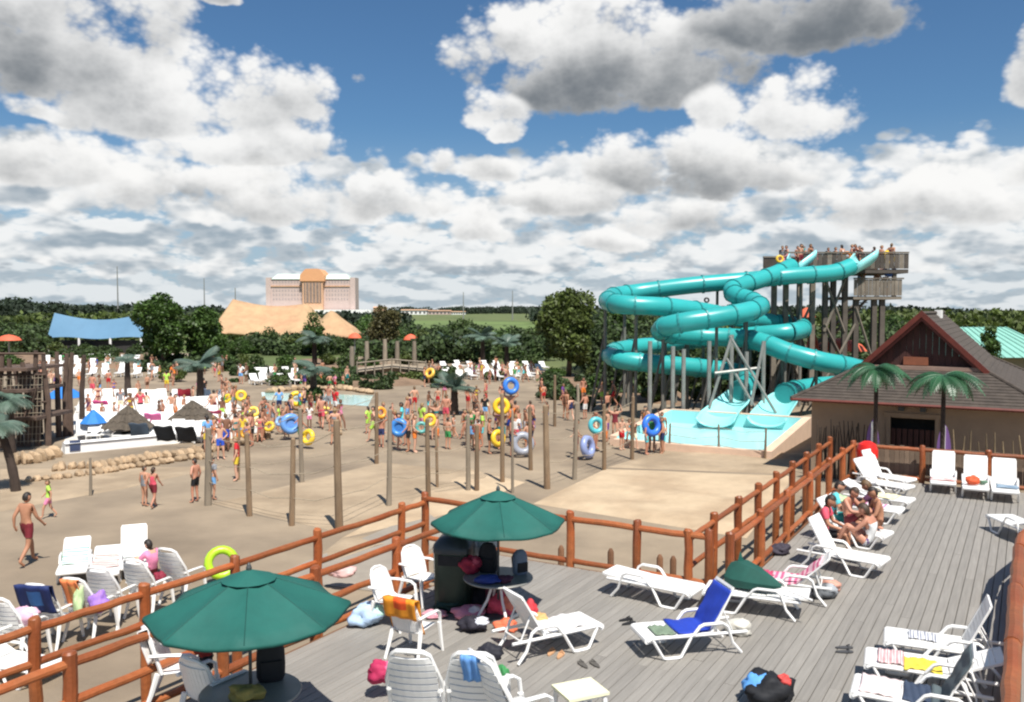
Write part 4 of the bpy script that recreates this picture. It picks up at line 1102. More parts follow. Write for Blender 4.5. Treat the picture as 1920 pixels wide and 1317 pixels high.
# dense planting that reads as one mass, band by band
M_MASS = mat('leaf_planting_mass', (0.042, 0.070, 0.018), 0.7, 0.35, 0.3, trans=0.2, island=0.6)
q = np.random.default_rng(9)
for nm, xs, bs, hs, k, n, sz in (('planting_mass', (398, 690), (646, 668), (18, 34), 60, 16000, .42), ('planting_mass', (690, 1015), (646, 682), (18, 50), 85, 24000, .42),
        ('planting_mass', (1175, 1525), (722, 742), (50, 112), 60, 22000, .32), ('planting_mass', (-40, 88), (640, 668), (20, 52), 36, 9000, .42),
        ('planting_mass', (430, 700), (692, 722), (6, 20), 34, 7000, .25), ('planting_mass', (1015, 1250), (722, 752), (10, 26), 34, 8000, .24),
        ('planting_mass', (250, 430), (684, 700), (14, 30), 22, 6000, .3), ('planting_mass', (1115, 1240), (690, 708), (60, 118), 26, 11000, .34), ('planting_mass', (560, 840), (702, 732), (8, 24), 40, 9000, .24), ('planting_mass', (85, 260), (660, 676), (8, 22), 26, 6000, .3), ('planting_mass', (1590, 1730), (690, 712), (40, 92), 22, 8000, .3)):
    cl = []
    for i in range(k):
        px, b = q.uniform(*xs), q.uniform(*bs); p = at(px, b); h = q.uniform(*hs)*p.y/FPX; r = h*q.uniform(.35, .8)+.3
        cl.append((p.x, p.y, h*.5, r, r, h*.55))
    tag(quads_object(nm, clump_points(cl, n, q, .55), sz, M_MASS, rng=q), kind='stuff')

# ================================================================== palms
FR = {}
def frond_mesh(key, L, droop, m, leaf=0.5, n=11, wid=0.035):
    if key in FR: return FR[key]
    mb = MB(); pts = []
    for i in range(n+1):
        s = i/n; pts.append(Vector((L*s*(1-0.22*droop*s), 0, L*(0.30*s-droop*s*s*0.85))))
    mb.tube(pts, [wid*(1-.8*i/n) for i in range(n+1)], 4)
    for i in range(1, n+1):
        s = i/n; l = leaf*(math.sin(math.pi*min(1, .18+.80*s))**.7); tdir = (pts[i]-pts[i-1]).normalized()
        for sg in (-1, 1):
            for sub in (0, .5):
                b = pts[i-1].lerp(pts[i], sub); w_ = tdir*(L/n*.42)
                tip = b+Vector((tdir.x*l*.55, sg*l*.80, tdir.z*l*.55-l*.38)); mid = b+Vector((tdir.x*l*.22, sg*l*.45, tdir.z*l*.2-l*.06))
                mb.add([b-w_*.5, b+w_*.5, mid+w_*.5, tip, mid-w_*.5], [(0, 1, 2, 4), (4, 2, 3)])
    o = mb.build('frond', m); FR[key] = o.data; bpy.data.objects.remove(o); return FR[key]
def palm(label, loc, h, L, nf=12, m=M_FROND, key='a', droop=0.75, trunk=0.13, lean=0.0, seed=0, tm=M_PALMBARK, cat='palm', leaf=.5, elev=(.2, 1.0), group='palms of the park'):
    q = random.Random(seed); t = thing('palm_tree', label, cat, loc, 0, group)
    mb = MB(); k = 9; pts = [Vector((lean*(i/k)**1.6, 0, h*i/k)) for i in range(k+1)]
    rs = [trunk*(1.25-.4*i/k)*(1.06 if i % 2 else .96) for i in range(k+1)]
    mb.tube(pts, rs, 9); mb.build('trunk', tm, t, smooth='auto')
    me = frond_mesh(key, L, droop, m, leaf)
    for i in range(nf):
        o = bpy.data.objects.new('frond', me); COL.objects.link(o); o.parent = t
        o.location = pts[-1]+Vector((0, 0, .02)); a = 2*math.pi*i/nf*1.0+q.uniform(-.2, .2); s = q.uniform(.85, 1.1)
        o.rotation_euler = (0, -q.uniform(*elev)*(1 if i % 2 else .45)+.15, a); o.scale = (s, s, s)
    return t
def palm_px(label, px, base, top, wpx, **kw):
    p = at(px, base); h = CZ-(top-580)*p.y/FPX; return palm(label, p, h, wpx/2*p.y/FPX*1.05, key='k%d' % px, **kw)
Yh = 31.0
def houseplm(px, d_): return Vector(((px-960)/FPX*d_, d_, 0))
palm('left one of the two slender palms in front of the house, below the red gable', houseplm(1645, 31.2), 4.35, 1.45, 16, M_FROND, 'h', .9, .075, 0, 1, leaf=.42, elev=(.0, .6))
palm('right one of the two slender palms in front of the house, nearer the right edge', houseplm(1772, 29.6), 4.20, 1.45, 16, M_FROND, 'h', .9, .075, 0, 2, leaf=.42, elev=(.0, .6))
palm_px('dark leaning palm standing in the crowd left of the far umbrella', 852, 778, 728, 88, nf=12, m=M_FROND2, droop=.35, trunk=.22, seed=3, leaf=.75, elev=(-.2, 1.1))
palm_px('grey-green palm beside the lazy river, left of centre', 588, 752, 694, 84, nf=13, m=M_FROND2, droop=.6, trunk=.24, seed=4, leaf=1.0, elev=(0, 1.0))
palm_px('grey-green palm right of the dark tree pair, over the crowd', 376, 760, 684, 96, nf=12, m=M_FROND2, droop=.4, trunk=.22, seed=5, leaf=.9, elev=(-.1, 1.1))
palm_px('grey-green palm left of the dark tree pair, over the white loungers', 240, 748, 676, 56, nf=11, m=M_FROND2, droop=.8, trunk=.2, seed=6, leaf=.7, elev=(.2, 1.2))
palm_px('tall pale palm in front of the pointed straw roof', 590, 690, 636, 72, nf=12, m=M_FROND2, droop=.7, trunk=.25, seed=7, leaf=1.2, elev=(.1, 1.0))
palm_px('left one of three grey-green palms in front of the field', 838, 680, 640, 60, nf=12, m=M_FROND2, droop=.5, trunk=.25, seed=8, leaf=1.1, elev=(0, 1.1))
palm_px('middle one of three grey-green palms in front of the field', 905, 684, 632, 76, nf=13, m=M_FROND2, droop=.5, trunk=.25, seed=9, leaf=1.2, elev=(0, 1.1))
palm_px('right one of three grey-green palms in front of the field', 950, 686, 645, 62, nf=12, m=M_FROND2, droop=.5, trunk=.25, seed=10, leaf=1.1, elev=(0, 1.1))
palm_px('dark drooping palm in front of the timber climbing frame', 22, 850, 752, 90, nf=14, m=M_FROND2, droop=.9, trunk=.15, seed=12, leaf=.6, elev=(-.1, 1.1))
palm_px('dark palm with a black trunk at the left picture edge', 30, 922, 800, 110, nf=13, m=M_FROND2, droop=.8, trunk=.14, lean=-.55, seed=11, leaf=.5, elev=(-.1, .9))

# ================================================================== left: timber frame, thatch umbrellas, parasols, stones
tf = thing('timber_climbing_frame', 'dark brown timber climbing frame with posts, decks and net at the left edge', 'climbing frame', at(38, 838))
q = random.Random(9); b0_ = at(-30, 842); b1_ = at(92, 836); M_RUST = mat('rusty_brown_timber', (0.085, 0.055, 0.040), 0.9, 0.3, 2, obj_var=.3)
for i in range(8):
    for dep in (0, 3.2):
        c = b0_.lerp(b1_, i/7)+Vector((q.uniform(-.15, .15), dep, 0)); h = zat(665+q.uniform(-8, 45), c.y)
        w = WMB(); w.tube([c, c+Vector((q.uniform(-.1, .1), 0, h*.55)), c+Vector((q.uniform(-.2, .2), 0, h))], [.15, .13, .1], 7); w.buildw('post', M_RUST, tf)
for z in (1.4, 2.7, 3.7):
    w = WMB(); w.box(((b0_.x+b1_.x)/2, b0_.y+1.6, z), (abs(b1_.x-b0_.x)*(1.0 if z < 2 else .7), 3.3, .14)); w.buildw('deck_board', M_RUST, tf)
    w = WMB(); w.tube([(b0_.x, b0_.y-.12, z+.75), (b1_.x, b1_.y-.12, z+.7)], .06, 6); w.buildw('beam', M_RUST, tf)
for i in range(12):
    a = b0_.lerp(b1_, q.random()*.9); w = WMB(); w.tube([a+Vector((0, -.15, q.uniform(.2, 2))), a+Vector((q.uniform(-1.4, 1.4), -.15, q.uniform(2, 4)))], .055, 5); w.buildw('brace', M_RUST, tf)
w = WMB()
for i in range(16):
    s = i/15; w.tube([b0_.lerp(b1_, s*.9)+Vector((0, -.25, .2)), b0_.lerp(b1_, s*.9)+Vector((.2, -.25, 3.4))], .014, 4)
for i in range(10):
    w.tube([b0_+Vector((0, -.25, .3+i*.33)), b0_.lerp(b1_, .9)+Vector((.2, -.25, .3+i*.33))], .014, 4)
w.buildw('climbing_net', M_ROPE, tf)
for i, (px, base, top, wd, lab) in enumerate([(241, 826, 762, 92, 'left one of two grey thatched parasols above the white loungers'), (362, 808, 752, 92, 'right one of two grey thatched parasols above the white loungers')]):
    p = at(px, base); h = zat(top, p.y); r = wd/2*p.y/FPX; t = thing('thatch_parasol', lab, 'parasol', p, 0, 'thatched parasols')
    mb = MB(); mb.tube([(0, 0, 0), (0, 0, h-.1)], .09, 7); mb.build('pole', M_LOGDARK, t)
    for lay in range(3):
        mb = MB(); f0 = 1-lay*.3; n = 40; z0 = h-1.05+lay*.33
        vs = []; fs = []
        for j in range(n):
            a = 2*math.pi*j/n; rr_ = r*f0*(1+.05*math.sin(j*2.7)); vs.append((rr_*math.cos(a), rr_*math.sin(a), z0+.06*math.sin(j*1.9)))
        for j in range(n):
            a = 2*math.pi*j/n; vs.append((.03*math.cos(a), .03*math.sin(a), h-.04*(2-lay)))
        mb.add(vs, [(j, (j+1) % n, n+(j+1) % n, n+j) for j in range(n)]); mb.build('thatch_layer', M_THATCH, t, solid=.05)
for i, (px, base, top, wd, lab) in enumerate([(122, 798, 722, 74, 'blue parasol beside the timber climbing frame'), (176, 822, 768, 50, 'small blue parasol left of the thatched one')]):
    p = at(px, base); h = zat(top, p.y); r = wd/2*p.y/FPX; t = thing('blue_parasol', lab, 'parasol', p, 0, 'blue parasols')
    mb = MB(); mb.tube([(0, 0, 0), (0, 0, h)], .05, 6); mb.build('pole', M_WHITE, t)
    mb = MB(); n = 8
    vs = [(0, 0, h)]+[(r*k_*math.cos(2*math.pi*j/n), r*k_*math.sin(2*math.pi*j/n), h-.62*k_-(.07 if k_ > .9 else 0)) for k_ in (.5, 1) for j in range(n)]
    mb.add(vs, [(0, 1+j, 1+(j+1) % n) for j in range(n)]+[(1+j, 1+n+j, 1+n+(j+1) % n, 1+(j+1) % n) for j in range(n)]); mb.build('canopy', cmat('2f7fd0'), t, solid=.02)
# stone curb of the wave pool: every stone its own piece
ROCKME = []
for k in range(6):
    mb = MB(); mb.blob((0, 0, 0), (1, 1, 1), 0, 50+k, .22, 9, 6); o = mb.build('stone', M_STONE, smooth='auto'); ROCKME.append(o.data); bpy.data.objects.remove(o)
def stone_row(label, pts, n, sz, hz_, seed, name='stone_curb'):
    q = random.Random(seed); C = crom([at(*p) for p in pts], 10); t = thing(name, label, 'curb', C[0].copy()*1.0)
    L = [0]
    for a, b in zip(C[:-1], C[1:]): L.append(L[-1]+(b-a).length)
    for i in range(n):
        s = L[-1]*(i+.5)/n; j = max(k for k in range(len(L)) if L[k] <= s); j = min(j, len(C)-2)
        p = C[j].lerp(C[j+1], (s-L[j])/max(1e-6, L[j+1]-L[j])); d_ = C[j+1]-C[j]
        o = bpy.data.objects.new('stone', q.choice(ROCKME)); COL.objects.link(o); o.parent = t
        ln = L[-1]/n*q.uniform(1.0, 1.25)
        o.location = p-t.location+Vector((q.uniform(-.08, .08), q.uniform(-.12, .12), hz_*.35)); o.rotation_euler = (0, 0, math.atan2(d_.y, d_.x)+q.uniform(-.15, .15)); o.scale = (ln, sz*q.uniform(.8, 1.2), hz_*q.uniform(.8, 1.25))
stone_row('long curved sandstone curb along the near side of the wave pool deck', [(100, 884), (180, 880), (270, 866), (370, 852), (440, 836), (500, 822)], 40, .6, .42, 1)
stone_row('lower row of sandstone blocks in front of the wave pool curb', [(50, 905), (130, 897), (220, 884), (330, 866), (400, 858)], 30, .5, .30, 2)
stone_row('short stack of boulders by the black-trunked palm', [(25, 872), (60, 868), (105, 858)], 9, .7, .6, 3)
stone_row('sandy curb curving past the lazy river, in the middle distance', [(548, 768), (590, 776), (620, 788), (634, 806), (630, 818)], 16, .5, .45, 4)
stone_row('sandstone edge of the lazy river behind the grey-green palm', [(500, 738), (560, 732), (640, 732), (700, 740)], 18, .6, .45, 5)
# low white wall below the loungers
wl = thing('low_white_wall', 'low white counter wall in front of the wave pool loungers', 'wall', at(210, 846))
a, b = at(122, 852), at(330, 832); w = WMB(); dv = (b-a).normalized(); nrm_ = Vector((-dv.y, dv.x, 0))
w.add([a, b, b+nrm_*.5, a+nrm_*.5]+[p+Vector((0, 0, .42)) for p in (a, b, b+nrm_*.5, a+nrm_*.5)], [(0, 1, 5, 4), (1, 2, 6, 5), (2, 3, 7, 6), (3, 0, 4, 7), (4, 5, 6, 7)]); w.buildw('wall_body', M_WHITE, wl)
w = WMB(); w.tube([a+nrm_*.25+Vector((0, 0, .46)), b+nrm_*.25+Vector((0, 0, .46))], .32, 4, flat=.2); w.buildw('coping', M_WHITE, wl)
for f0 in (.04,):
    c = a.lerp(b, f0); w = WMB(); e = a.lerp(b, f0+.09); w.add([c-nrm_*.03+Vector((0, 0, .1)), e-nrm_*.03+Vector((0, 0, .1)), e-nrm_*.03+Vector((0, 0, .6)), c-nrm_*.03+Vector((0, 0, .38)), c+nrm_*.02+Vector((0, 0, .1)), e+nrm_*.02+Vector((0, 0, .1)), e+nrm_*.02+Vector((0, 0, .38)), c+nrm_*.02+Vector((0, 0, .6))], [(0, 1, 2, 3), (0, 3, 7, 4), (1, 5, 6, 2), (3, 2, 6, 7)]); w.buildw('dark_panel', cmat('3a4666'), wl)

# ================================================================== garden furniture
SEAT_Z = 0.36
def slat_panel(mb, x0, x1, w, z, n, gap=.009, th=.018, curve=0.0):
    """cross slats between two stringers, local +X along the length"""
    st = (x1-x0)/n
    for i in range(n):
        xa = x0+i*st+gap/2; xb = x0+(i+1)*st-gap/2; dz = curve*math.sin(math.pi*(i+.5)/n)
        mb.box(((xa+xb)/2, 0, z+dz), (xb-xa, w-.06, th))
    for s in (-1, 1):
        mb.box(((x0+x1)/2, s*(w/2-.025), z-.002), (x1-x0, .05, .034))
LNG = {}
def lounger_proto(back):
    if back in LNG: return LNG[back]
    t = thing('sun_lounger', 'x', 'sun lounger', (0, 0, -50)); W2 = .33
    for s in (-1, 1):
        mb = MB()
        y = s*W2
        mb.tube([(.98, y, SEAT_Z-.05), (.9, y, SEAT_Z-.01), (.4, y, SEAT_Z-.01), (-.25, y, SEAT_Z-.01), (-.95, y, SEAT_Z-.01)], .027, 6); mb.build('side_rail', M_RESIN, t, smooth='auto')
        mb = MB(); mb.tube([(.88, y, SEAT_Z-.03), (.68, y*1.04, .03), (.62, y*1.04, .018), (.40, y*1.04, .018), (.34, y*1.04, .03), (.14, y, SEAT_Z-.03)], .028, 6); mb.build('leg', M_RESIN, t, smooth='auto')
        mb = MB(); mb.tube([(.10, y*1.03, SEAT_Z), (-.02, y*1.05, SEAT_Z+.13), (-.10, y*1.06, SEAT_Z+.16), (-.46, y*1.06, SEAT_Z+.16), (-.56, y*1.05, SEAT_Z+.10), (-.66, y*1.04, .20), (-.84, y*1.04, .018)], .028, 6); mb.build('arm_leg', M_RESIN, t, smooth='auto')
    mb = MB(); slat_panel(mb, -.25, .98, .68, SEAT_Z, 13); mb.tube([(.985, -.335, SEAT_Z-.038), (.985, .335, SEAT_Z-.038)], .052, 10); mb.build('seat', M_RESIN, t)
    mb = MB(); slat_panel(mb, 0, .78, .64, 0, 9); mb.box((.80, 0, 0), (.05, .60, .04)); b = mb.build('backrest', M_RESIN, t)
    b.location = (-.26, 0, SEAT_Z+.01); b.rotation_euler = (0, R(back), math.pi)
    b.rotation_euler = (0, 0, math.pi); b.rotation_mode = 'XYZ'
    b.matrix_local = Matrix.Translation((-.26, 0, SEAT_Z+.012)) @ Matrix.Rotation(math.pi, 4, 'Z') @ Matrix.Rotation(-R(back), 4, 'Y')
    if back > 8:
        mb = MB(); hx_ = -.26-math.cos(R(back))*.45; hz_ = SEAT_Z+math.sin(R(back))*.45
        for s in (-1, 1): mb.tube([(hx_, s*.24, hz_-.02), (-.72, s*.24, SEAT_Z-.03)], .015, 5)
        mb.tube([(-.72, -.26, SEAT_Z-.03), (-.72, .26, SEAT_Z-.03)], .015, 5)
        mb.build('back_strut', M_RESIN, t)
    LNG[back] = t; return t
PLACED = {}
used_proto = set()
def lounger(label, head, foot, back, z=DZ, group='white sun loungers on the deck', key=None):
    a, b = at(head[0], head[1], z+SEAT_Z), at(foot[0], foot[1], z+SEAT_Z)
    c = (a+b)/2; ang = math.atan2(b.y-a.y, b.x-a.x)
    p = lounger_proto(back)
    if back in used_proto: o = dup(p, (c.x, c.y, z), ang, label, group)
    else: o = p; used_proto.add(back); o.location = (c.x, c.y, z); o.rotation_euler = (0, 0, ang); o['label'] = label; o['group'] = group
    o.scale = (.84, .95, .96)
    if key: PLACED[key] = (Vector((c.x, c.y, z)), ang, back)
    return o
def towel(label, key, x0, x1, y0, y1, colour, colour2=None, seed=0, lift=.034, m=None, cat='towel', name='towel'):
    """cloth that follows the seat and the raised back of a lounger"""
    loc, ang, back = PLACED[key]; q = random.Random(seed); mb = MB(); ph = [q.uniform(0, 6) for _ in range(4)]
    def fn(s, t):
        x = x0+(x1-x0)*s; y = y0+(y1-y0)*t; w = .009*math.sin(9*s+ph[0])*math.sin(7*t+ph[1])+.008*math.sin(23*s+ph[2]+5*t)
        y += .02*math.sin(6*s+ph[3])
        if x < -.26:
            d = -.26-x; px, pz = -.26-d*math.cos(R(back)), SEAT_Z+d*math.sin(R(back)); nx, nz = math.sin(R(back)), math.cos(R(back))
        else: px, pz, nx, nz = x, SEAT_Z, 0, 1
        if abs(y) > .345: pz -= (abs(y)-.345)*1.9; y = math.copysign(.35+.02*abs(math.sin(8*s+ph[0])), y)
        k = lift+w; return (px+nx*k, y, pz+nz*k)
    mb.grid(fn, 20, 12)
    ms = [m or cmat(colour)]
    if colour2:
        ms.append(cmat(colour2)); nf = 20*12
        mb.m = [1 if (i//12) % 5 in (1, 3) else 0 for i in range(nf)]
    o = mb.build(name, ms, smooth=True, solid=.012); o.location = loc; o.rotation_euler = (0, 0, ang); o.scale = (.84, .95, .96)
    return tag(o, label, cat)

L = lounger
L('white flat lounger lying along the front deck railing, foot end at the right', (1136, 1070), (1322, 1106), 3, key='a')
L('white lounger draped with a royal blue towel, back raised, in the middle of the deck', (1378, 1168), (1208, 1182), 58, key='b')
L('white lounger with raised back seen from behind, between the far umbrella and the blue towel', (948, 1192), (1098, 1160), 55, key='c')
L('white flat lounger under the folded dark green umbrella', (1500, 1118), (1334, 1098), 4, key='d')
L('white lounger heaped with pink towels, its back raised towards the right', (1552, 1092), (1400, 1075), 40, key='e')
L('white lounger with a steep back carrying the person in the coral red top', (1500, 1022), (1660, 1050), 58, key='f')
L('white lounger carrying the person in the turquoise shirt', (1528, 978), (1662, 1000), 50, key='g')
L('white lounger with pink and green towels, behind the seated people', (1560, 940), (1690, 955), 12, key='h')
L('white lounger with a cream towel at its foot, next beyond the pink and green towels', (1592, 922), (1702, 936), 22, key='i')
L('white lounger with raised back, second nearest to the red-topped bin', (1598, 896), (1704, 912), 50, key='j')
L('white lounger with raised back right beside the red-topped bin', (1612, 884), (1702, 898), 62, key='k')
L('white lounger with a pink towel, left of the three along the far railing', (1769, 880), (1768, 911), 62, key='m')
L('white lounger with an orange ball, middle of the three along the far railing', (1828, 889), (1830, 921), 60, key='n')
L('white lounger with a grey-blue towel, right of the three along the far railing', (1880, 895), (1887, 926), 58, key='o')
L('white lounger sticking out from behind the thick right railing, only its foot end visible', (1960, 1000), (1868, 962), 15, key='p')
L('white lounger with raised back by the right railing, farthest of the stack at lower right', (1880, 1218), (1676, 1190), 62, key='q')
L('white lounger with a yellow towel, middle of the three at the lower right', (1858, 1262), (1640, 1230), 20, key='r')
L('white lounger with a dark grey towel on its back, nearest one at lower right', (1842, 1322), (1628, 1284), 60, key='s')
SG = 'white sun loungers on the sand below the deck'
L('white lounger with a pale green towel, left of the three standing on the sand', (150, 1028), (130, 1080), 30, 0.0, SG, 't')
L('white lounger with a pink-printed towel, middle of the three standing on the sand', (205, 1035), (192, 1080), 15, 0.0, SG, 'u')
L('white lounger with the highest back, right of the three standing on the sand', (254, 1022), (248, 1068), 58, 0.0, SG, 'v')
L('white lounger at the lower left picture edge, beyond the outer railing', (-40, 1225), (80, 1245), 20, 0.0, SG, 'w')
towel('royal blue towel draped over the raised back and seat of a white lounger', 'b', -1.02, .38, -.36, .30, '1d3fb0', None, 1)
towel('small sage green towel at the foot of the blue-towel lounger', 'b', .42, .80, -.1, .30, '7d8f78', None, 2)
towel('pink and white towel spread over the lounger beside the folded umbrella', 'e', -.9, .3, -.30, .34, 'f0c4cb', 'd8648a', 3)
towel('crimson cloth lying on the seat end of the pink-towel lounger', 'e', .25, .6, -.28, .05, 'c8456a', None, 4)
towel('pale pink and white towel on the lounger behind the seated people', 'h', -.5, .6, -.30, .3, 'eadfe2', 'd77fb0', 5)
towel('pale green towel over the head of the lounger behind the seated people', 'h', -1.0, -.45, -.33, .34, 'bfe0a8', None, 6)
towel('cream towel on the lounger beyond the seated people', 'i', -.2, .6, -.33, .33, 'efe6bd', None, 7)
towel('pink towel on the left one of the three far loungers', 'm', .15, .75, -.34, .34, 'f0a9a6', 'f2e6e2', 8)
towel('grey-blue printed towel on the right one of the three far loungers', 'o', .05, .65, -.22, .34, '71879c', '9db0bd', 9)
towel('yellow towel spread on the middle lounger at the lower right', 'r', -.15, .42, -.10, .34, 'e8d04a', None, 10)
towel('pink-grey towel at the foot of the middle lounger at the lower right', 'r', .42, .82, -.3, .25, 'cfa0a2', 'e8d8d4', 11)
towel('dark slate towel hung over the raised back of the nearest lower right lounger', 's', -1.05, -.1, -.35, .35, '586468', None, 12)
towel('navy towel on the seat of the nearest lower right lounger', 's', -.1, .28, -.3, .34, '39465c', None, 13)
towel('pale pink towel at the foot end of the nearest lower right lounger', 's', .32, .9, -.32, .3, 'f2dedb', None, 14)
towel('grey striped cloth on the farthest lounger at the lower right', 'q', .15, .62, -.25, .1, 'e6e6e8', '8b8f9c', 15)
towel('pale green printed towel on the left sand lounger', 't', -.7, .35, -.3, .3, 'dff0e6', '8fc4ac', 16)
towel('pink-printed towel on the middle sand lounger', 'u', -.6, .5, -.3, .3, 'f3dcd6', 'd98f88', 17)
towel('pale grey-blue cloth on the tall-backed right sand lounger', 'v', -.55, .1, -.28, .28, 'e4eae8', None, 18)
towel('plain white towel on the seat of the mid-deck lounger seen from behind', 'c', -.1, .7, -.3, .3, 'f4f0ee', None, 19)

# moulded armchairs
def chair_proto(slats=False):
    t = thing('armchair', 'x', 'chair', (0, 0, -50)); m = M_RESIN
    # faces local +X
    mb = MB()
    def seat(s, q): 
        x = -.22+.46*s; y = (q-.5)*.46; return (x, y, .42+.03*s-.02*math.sin(math.pi*q)-.05*max(0, s-.85)*4*0.3)
    mb.grid(seat, 6, 6); mb.build('seat', m, t, smooth=True, solid=.02)
    mb = MB(); tilt = .30 if not slats else .42; H = .46 if not slats else .66
    def bk(z, y): return (-.22-tilt*z-.10*(0)+.05*(2*y/.5)**2, y*(1.0 if z < H*.7 else 1-.25*((z-H*.7)/(H*.3))**2*abs(2*y/.5)), .43+z)
    if slats:
        n = 8
        for i in range(n):
            z0, z1 = H*i/n+.006, H*(i+1)/n-.012
            for k in range(6):
                ya, yb = -.26+.52*k/6, -.26+.52*(k+1)/6
                A, B, C_, D_ = Vector(bk(z0, ya)), Vector(bk(z0, yb)), Vector(bk(z1, yb)), Vector(bk(z1, ya)); off = Vector((-.022, 0, -.006))
                mb.add([A, B, C_, D_, A+off, B+off, C_+off, D_+off], [(0, 1, 2, 3), (7, 6, 5, 4), (0, 4, 5, 1), (2, 6, 7, 3)])
        bk_o = mb.build('backrest', M_RESIN2, t)
        fr = MB(); fr.tube([bk(0, -.285), bk(H*.5, -.29), bk(H, -.27), bk(H+.05, -.20), bk(H+.07, 0), bk(H+.05, .20), bk(H, .27), bk(H*.5, .29), bk(0, .285)], .026, 6); fr.build('back_frame', m, bk_o, smooth='auto')
    else:
        n = 9
        for i in range(n):
            ya, yb = -.235+.47*i/n+.008, -.235+.47*(i+1)/n-.008
            for k in range(5):
                z0, z1 = H*.86*k/5, H*.86*(k+1)/5
                A, B, C_, D_ = Vector(bk(z0, ya)), Vector(bk(z0, yb)), Vector(bk(z1, yb)), Vector(bk(z1, ya)); off = Vector((-.02, 0, 0))
                mb.add([A, B, C_, D_, A+off, B+off, C_+off, D_+off], [(0, 1, 2, 3), (7, 6, 5, 4), (0, 3, 7, 4), (1, 5, 6, 2)])
        def tp(s, q): return bk(H*(.84+.16*s), -.25+.5*q)
        mb.grid(tp, 3, 8); bk_o = mb.build('backrest', m, t, solid=.018)
        fr = MB(); fr.tube([bk(0, -.25), bk(H*.5, -.255), bk(H*.9, -.235), bk(H+.02, -.15), bk(H+.03, 0), bk(H+.02, .15), bk(H*.9, .235), bk(H*.5, .255), bk(0, .25)], .022, 6); fr.build('back_frame', m, bk_o, smooth='auto')
    for s in (-1, 1):
        mb = MB(); mb.tube([(-.30, s*.27, .66), (-.1, s*.29, .67), (.16, s*.29, .66), (.24, s*.285, .61), (.26, s*.28, .45)], .030, 6, flat=.7); mb.build('armrest', m, t, smooth='auto')
        mb = MB(); mb.tube([(.25, s*.275, .46), (.28, s*.285, .2), (.31, s*.295, 0)], [.036, .03, .024], 6); mb.build('leg', m, t, smooth='auto')
        mb = MB(); mb.tube([(-.22, s*.25, .44), (-.29, s*.27, .2), (-.37, s*.285, 0)], [.036, .03, .024], 6); mb.build('leg', m, t, smooth='auto')
    return t
CH, CS = chair_proto(), chair_proto(True); cu = {}
def chair(label, px, py, face, z=DZ, slats=False, group='white armchairs', key=None, zpx=.45, scale=None):
    """px, py: the pixel of the seat centre; face: the way it looks, degrees from +X"""
    p = at(px, py, z+zpx); p.z = z; src = CS if slats else CH
    if src.name in cu: o = dup(src, p, R(face), label, group)
    else: o = src; cu[src.name] = 1; o.location = p; o.rotation_euler = (0, 0, R(face)); o['label'] = label; o['group'] = group
    if scale: o.scale = (scale,)*3
    if key: PLACED[key] = (p.copy(), R(face), 0)
    return o
chair('white armchair left of the table with the far umbrella, nearer one of two', 738, 1122, -25, key='c1', scale=1.02)
chair('white armchair beside the dark green bin, farther one of two', 792, 1080, -40, key='c2', scale=1.02)
chair('white armchair with an orange towel over it, in front of two plain ones', 778, 1172, 62, key='c3', scale=1.02)
chair('white high-backed deck chair seen from behind, left of two at the bottom', 790, 1318, 82, slats=True, key='c4', scale=1.15)
chair('white high-backed deck chair seen from behind, right of two at the bottom', 898, 1322, 84, slats=True, key='c5', scale=1.15)
chair('white high-backed deck chair turned sideways, left of the cream table', 968, 1340, 35, slats=True, key='c6', scale=1.15)
chair('white armchair half under the near umbrella, holding a white cloth', 340, 1252, 10, key='c7', scale=1.12)
chair('white armchair partly hidden behind the round table at the lower left', 405, 1300, 60, key='c8', scale=1.12)
GS = 'white chairs seen from behind on the sand'
chair('white slatted chair on the sand, left of three in front of the umbrella', 215, 1128, 80, 0, True, GS, 'd1', scale=1.15)
chair('white slatted chair on the sand, middle of three in front of the umbrella', 282, 1112, 75, 0, True, GS, 'd2', scale=1.15)
chair('white slatted chair on the sand, right of three, next to the lime ring', 345, 1090, 70, 0, True, GS, 'd3', scale=1.15)
chair('white chair on the sand hung with a dark blue towel', 104, 1162, 80, 0, True, GS, 'd4', scale=1.15)
chair('white chair on the sand hung with orange and purple towels', 172, 1150, 78, 0, True, GS, 'd5', scale=1.15)
chair('white chair on the sand with a pink-white bundle at the lower left', 40, 1190, 75, 0, True, GS, 'd6', scale=1.15)
chair('white chair cut off by the left picture edge', -14, 1205, 72, 0, True, GS, 'd7', scale=1.15)
def drape(label, key, colour, colour2=None, w=.5, drop=.5, front=.25, H=.66, tilt=.42, sc=1.15, seed=0):
    """towel hung over a chair back: a bent sheet"""
    loc, ang, _ = PLACED[key]; mb = MB(); q = random.Random(seed); ph = q.uniform(0, 6)
    def fn(s, t):
        y = (t-.5)*w; L_ = drop+front; d = s*L_
        if d < drop: z = .43+H+.05-(drop-d); off = -.05-.02*math.sin(5*t*3+ph); x = -.22-tilt*(z-.43)+off
        else: z = .43+H+.05-(d-drop); x = -.22-tilt*(z-.43)+.05
        if abs(d-drop) < .04: z += .02
        return (x*sc, y*sc+.012*math.sin(s*9+ph), z*sc)
    mb.grid(fn, 18, 10); ms = [cmat(colour)]
    if colour2: ms.append(cmat(colour2)); mb.m = [1 if 3 <= (i % 10) <= 6 and 3 <= (i//10) <= 8 else 0 for i in range(180)]
    o = mb.build('towel', ms, smooth=True, solid=.014); o.location = loc; o.rotation_euler = (0, 0, ang); tag(o, label, 'towel')
drape('orange towel with a red patch draped over a white armchair', 'c3', 'f29a22', 'ef5a1e', .56, .30, .55, .46, .30, 1.04, 1)
drape('dark blue towel hung over a chair back on the sand', 'd4', '1c2f66', '3f78b8', .62, .50, .3, seed=2)
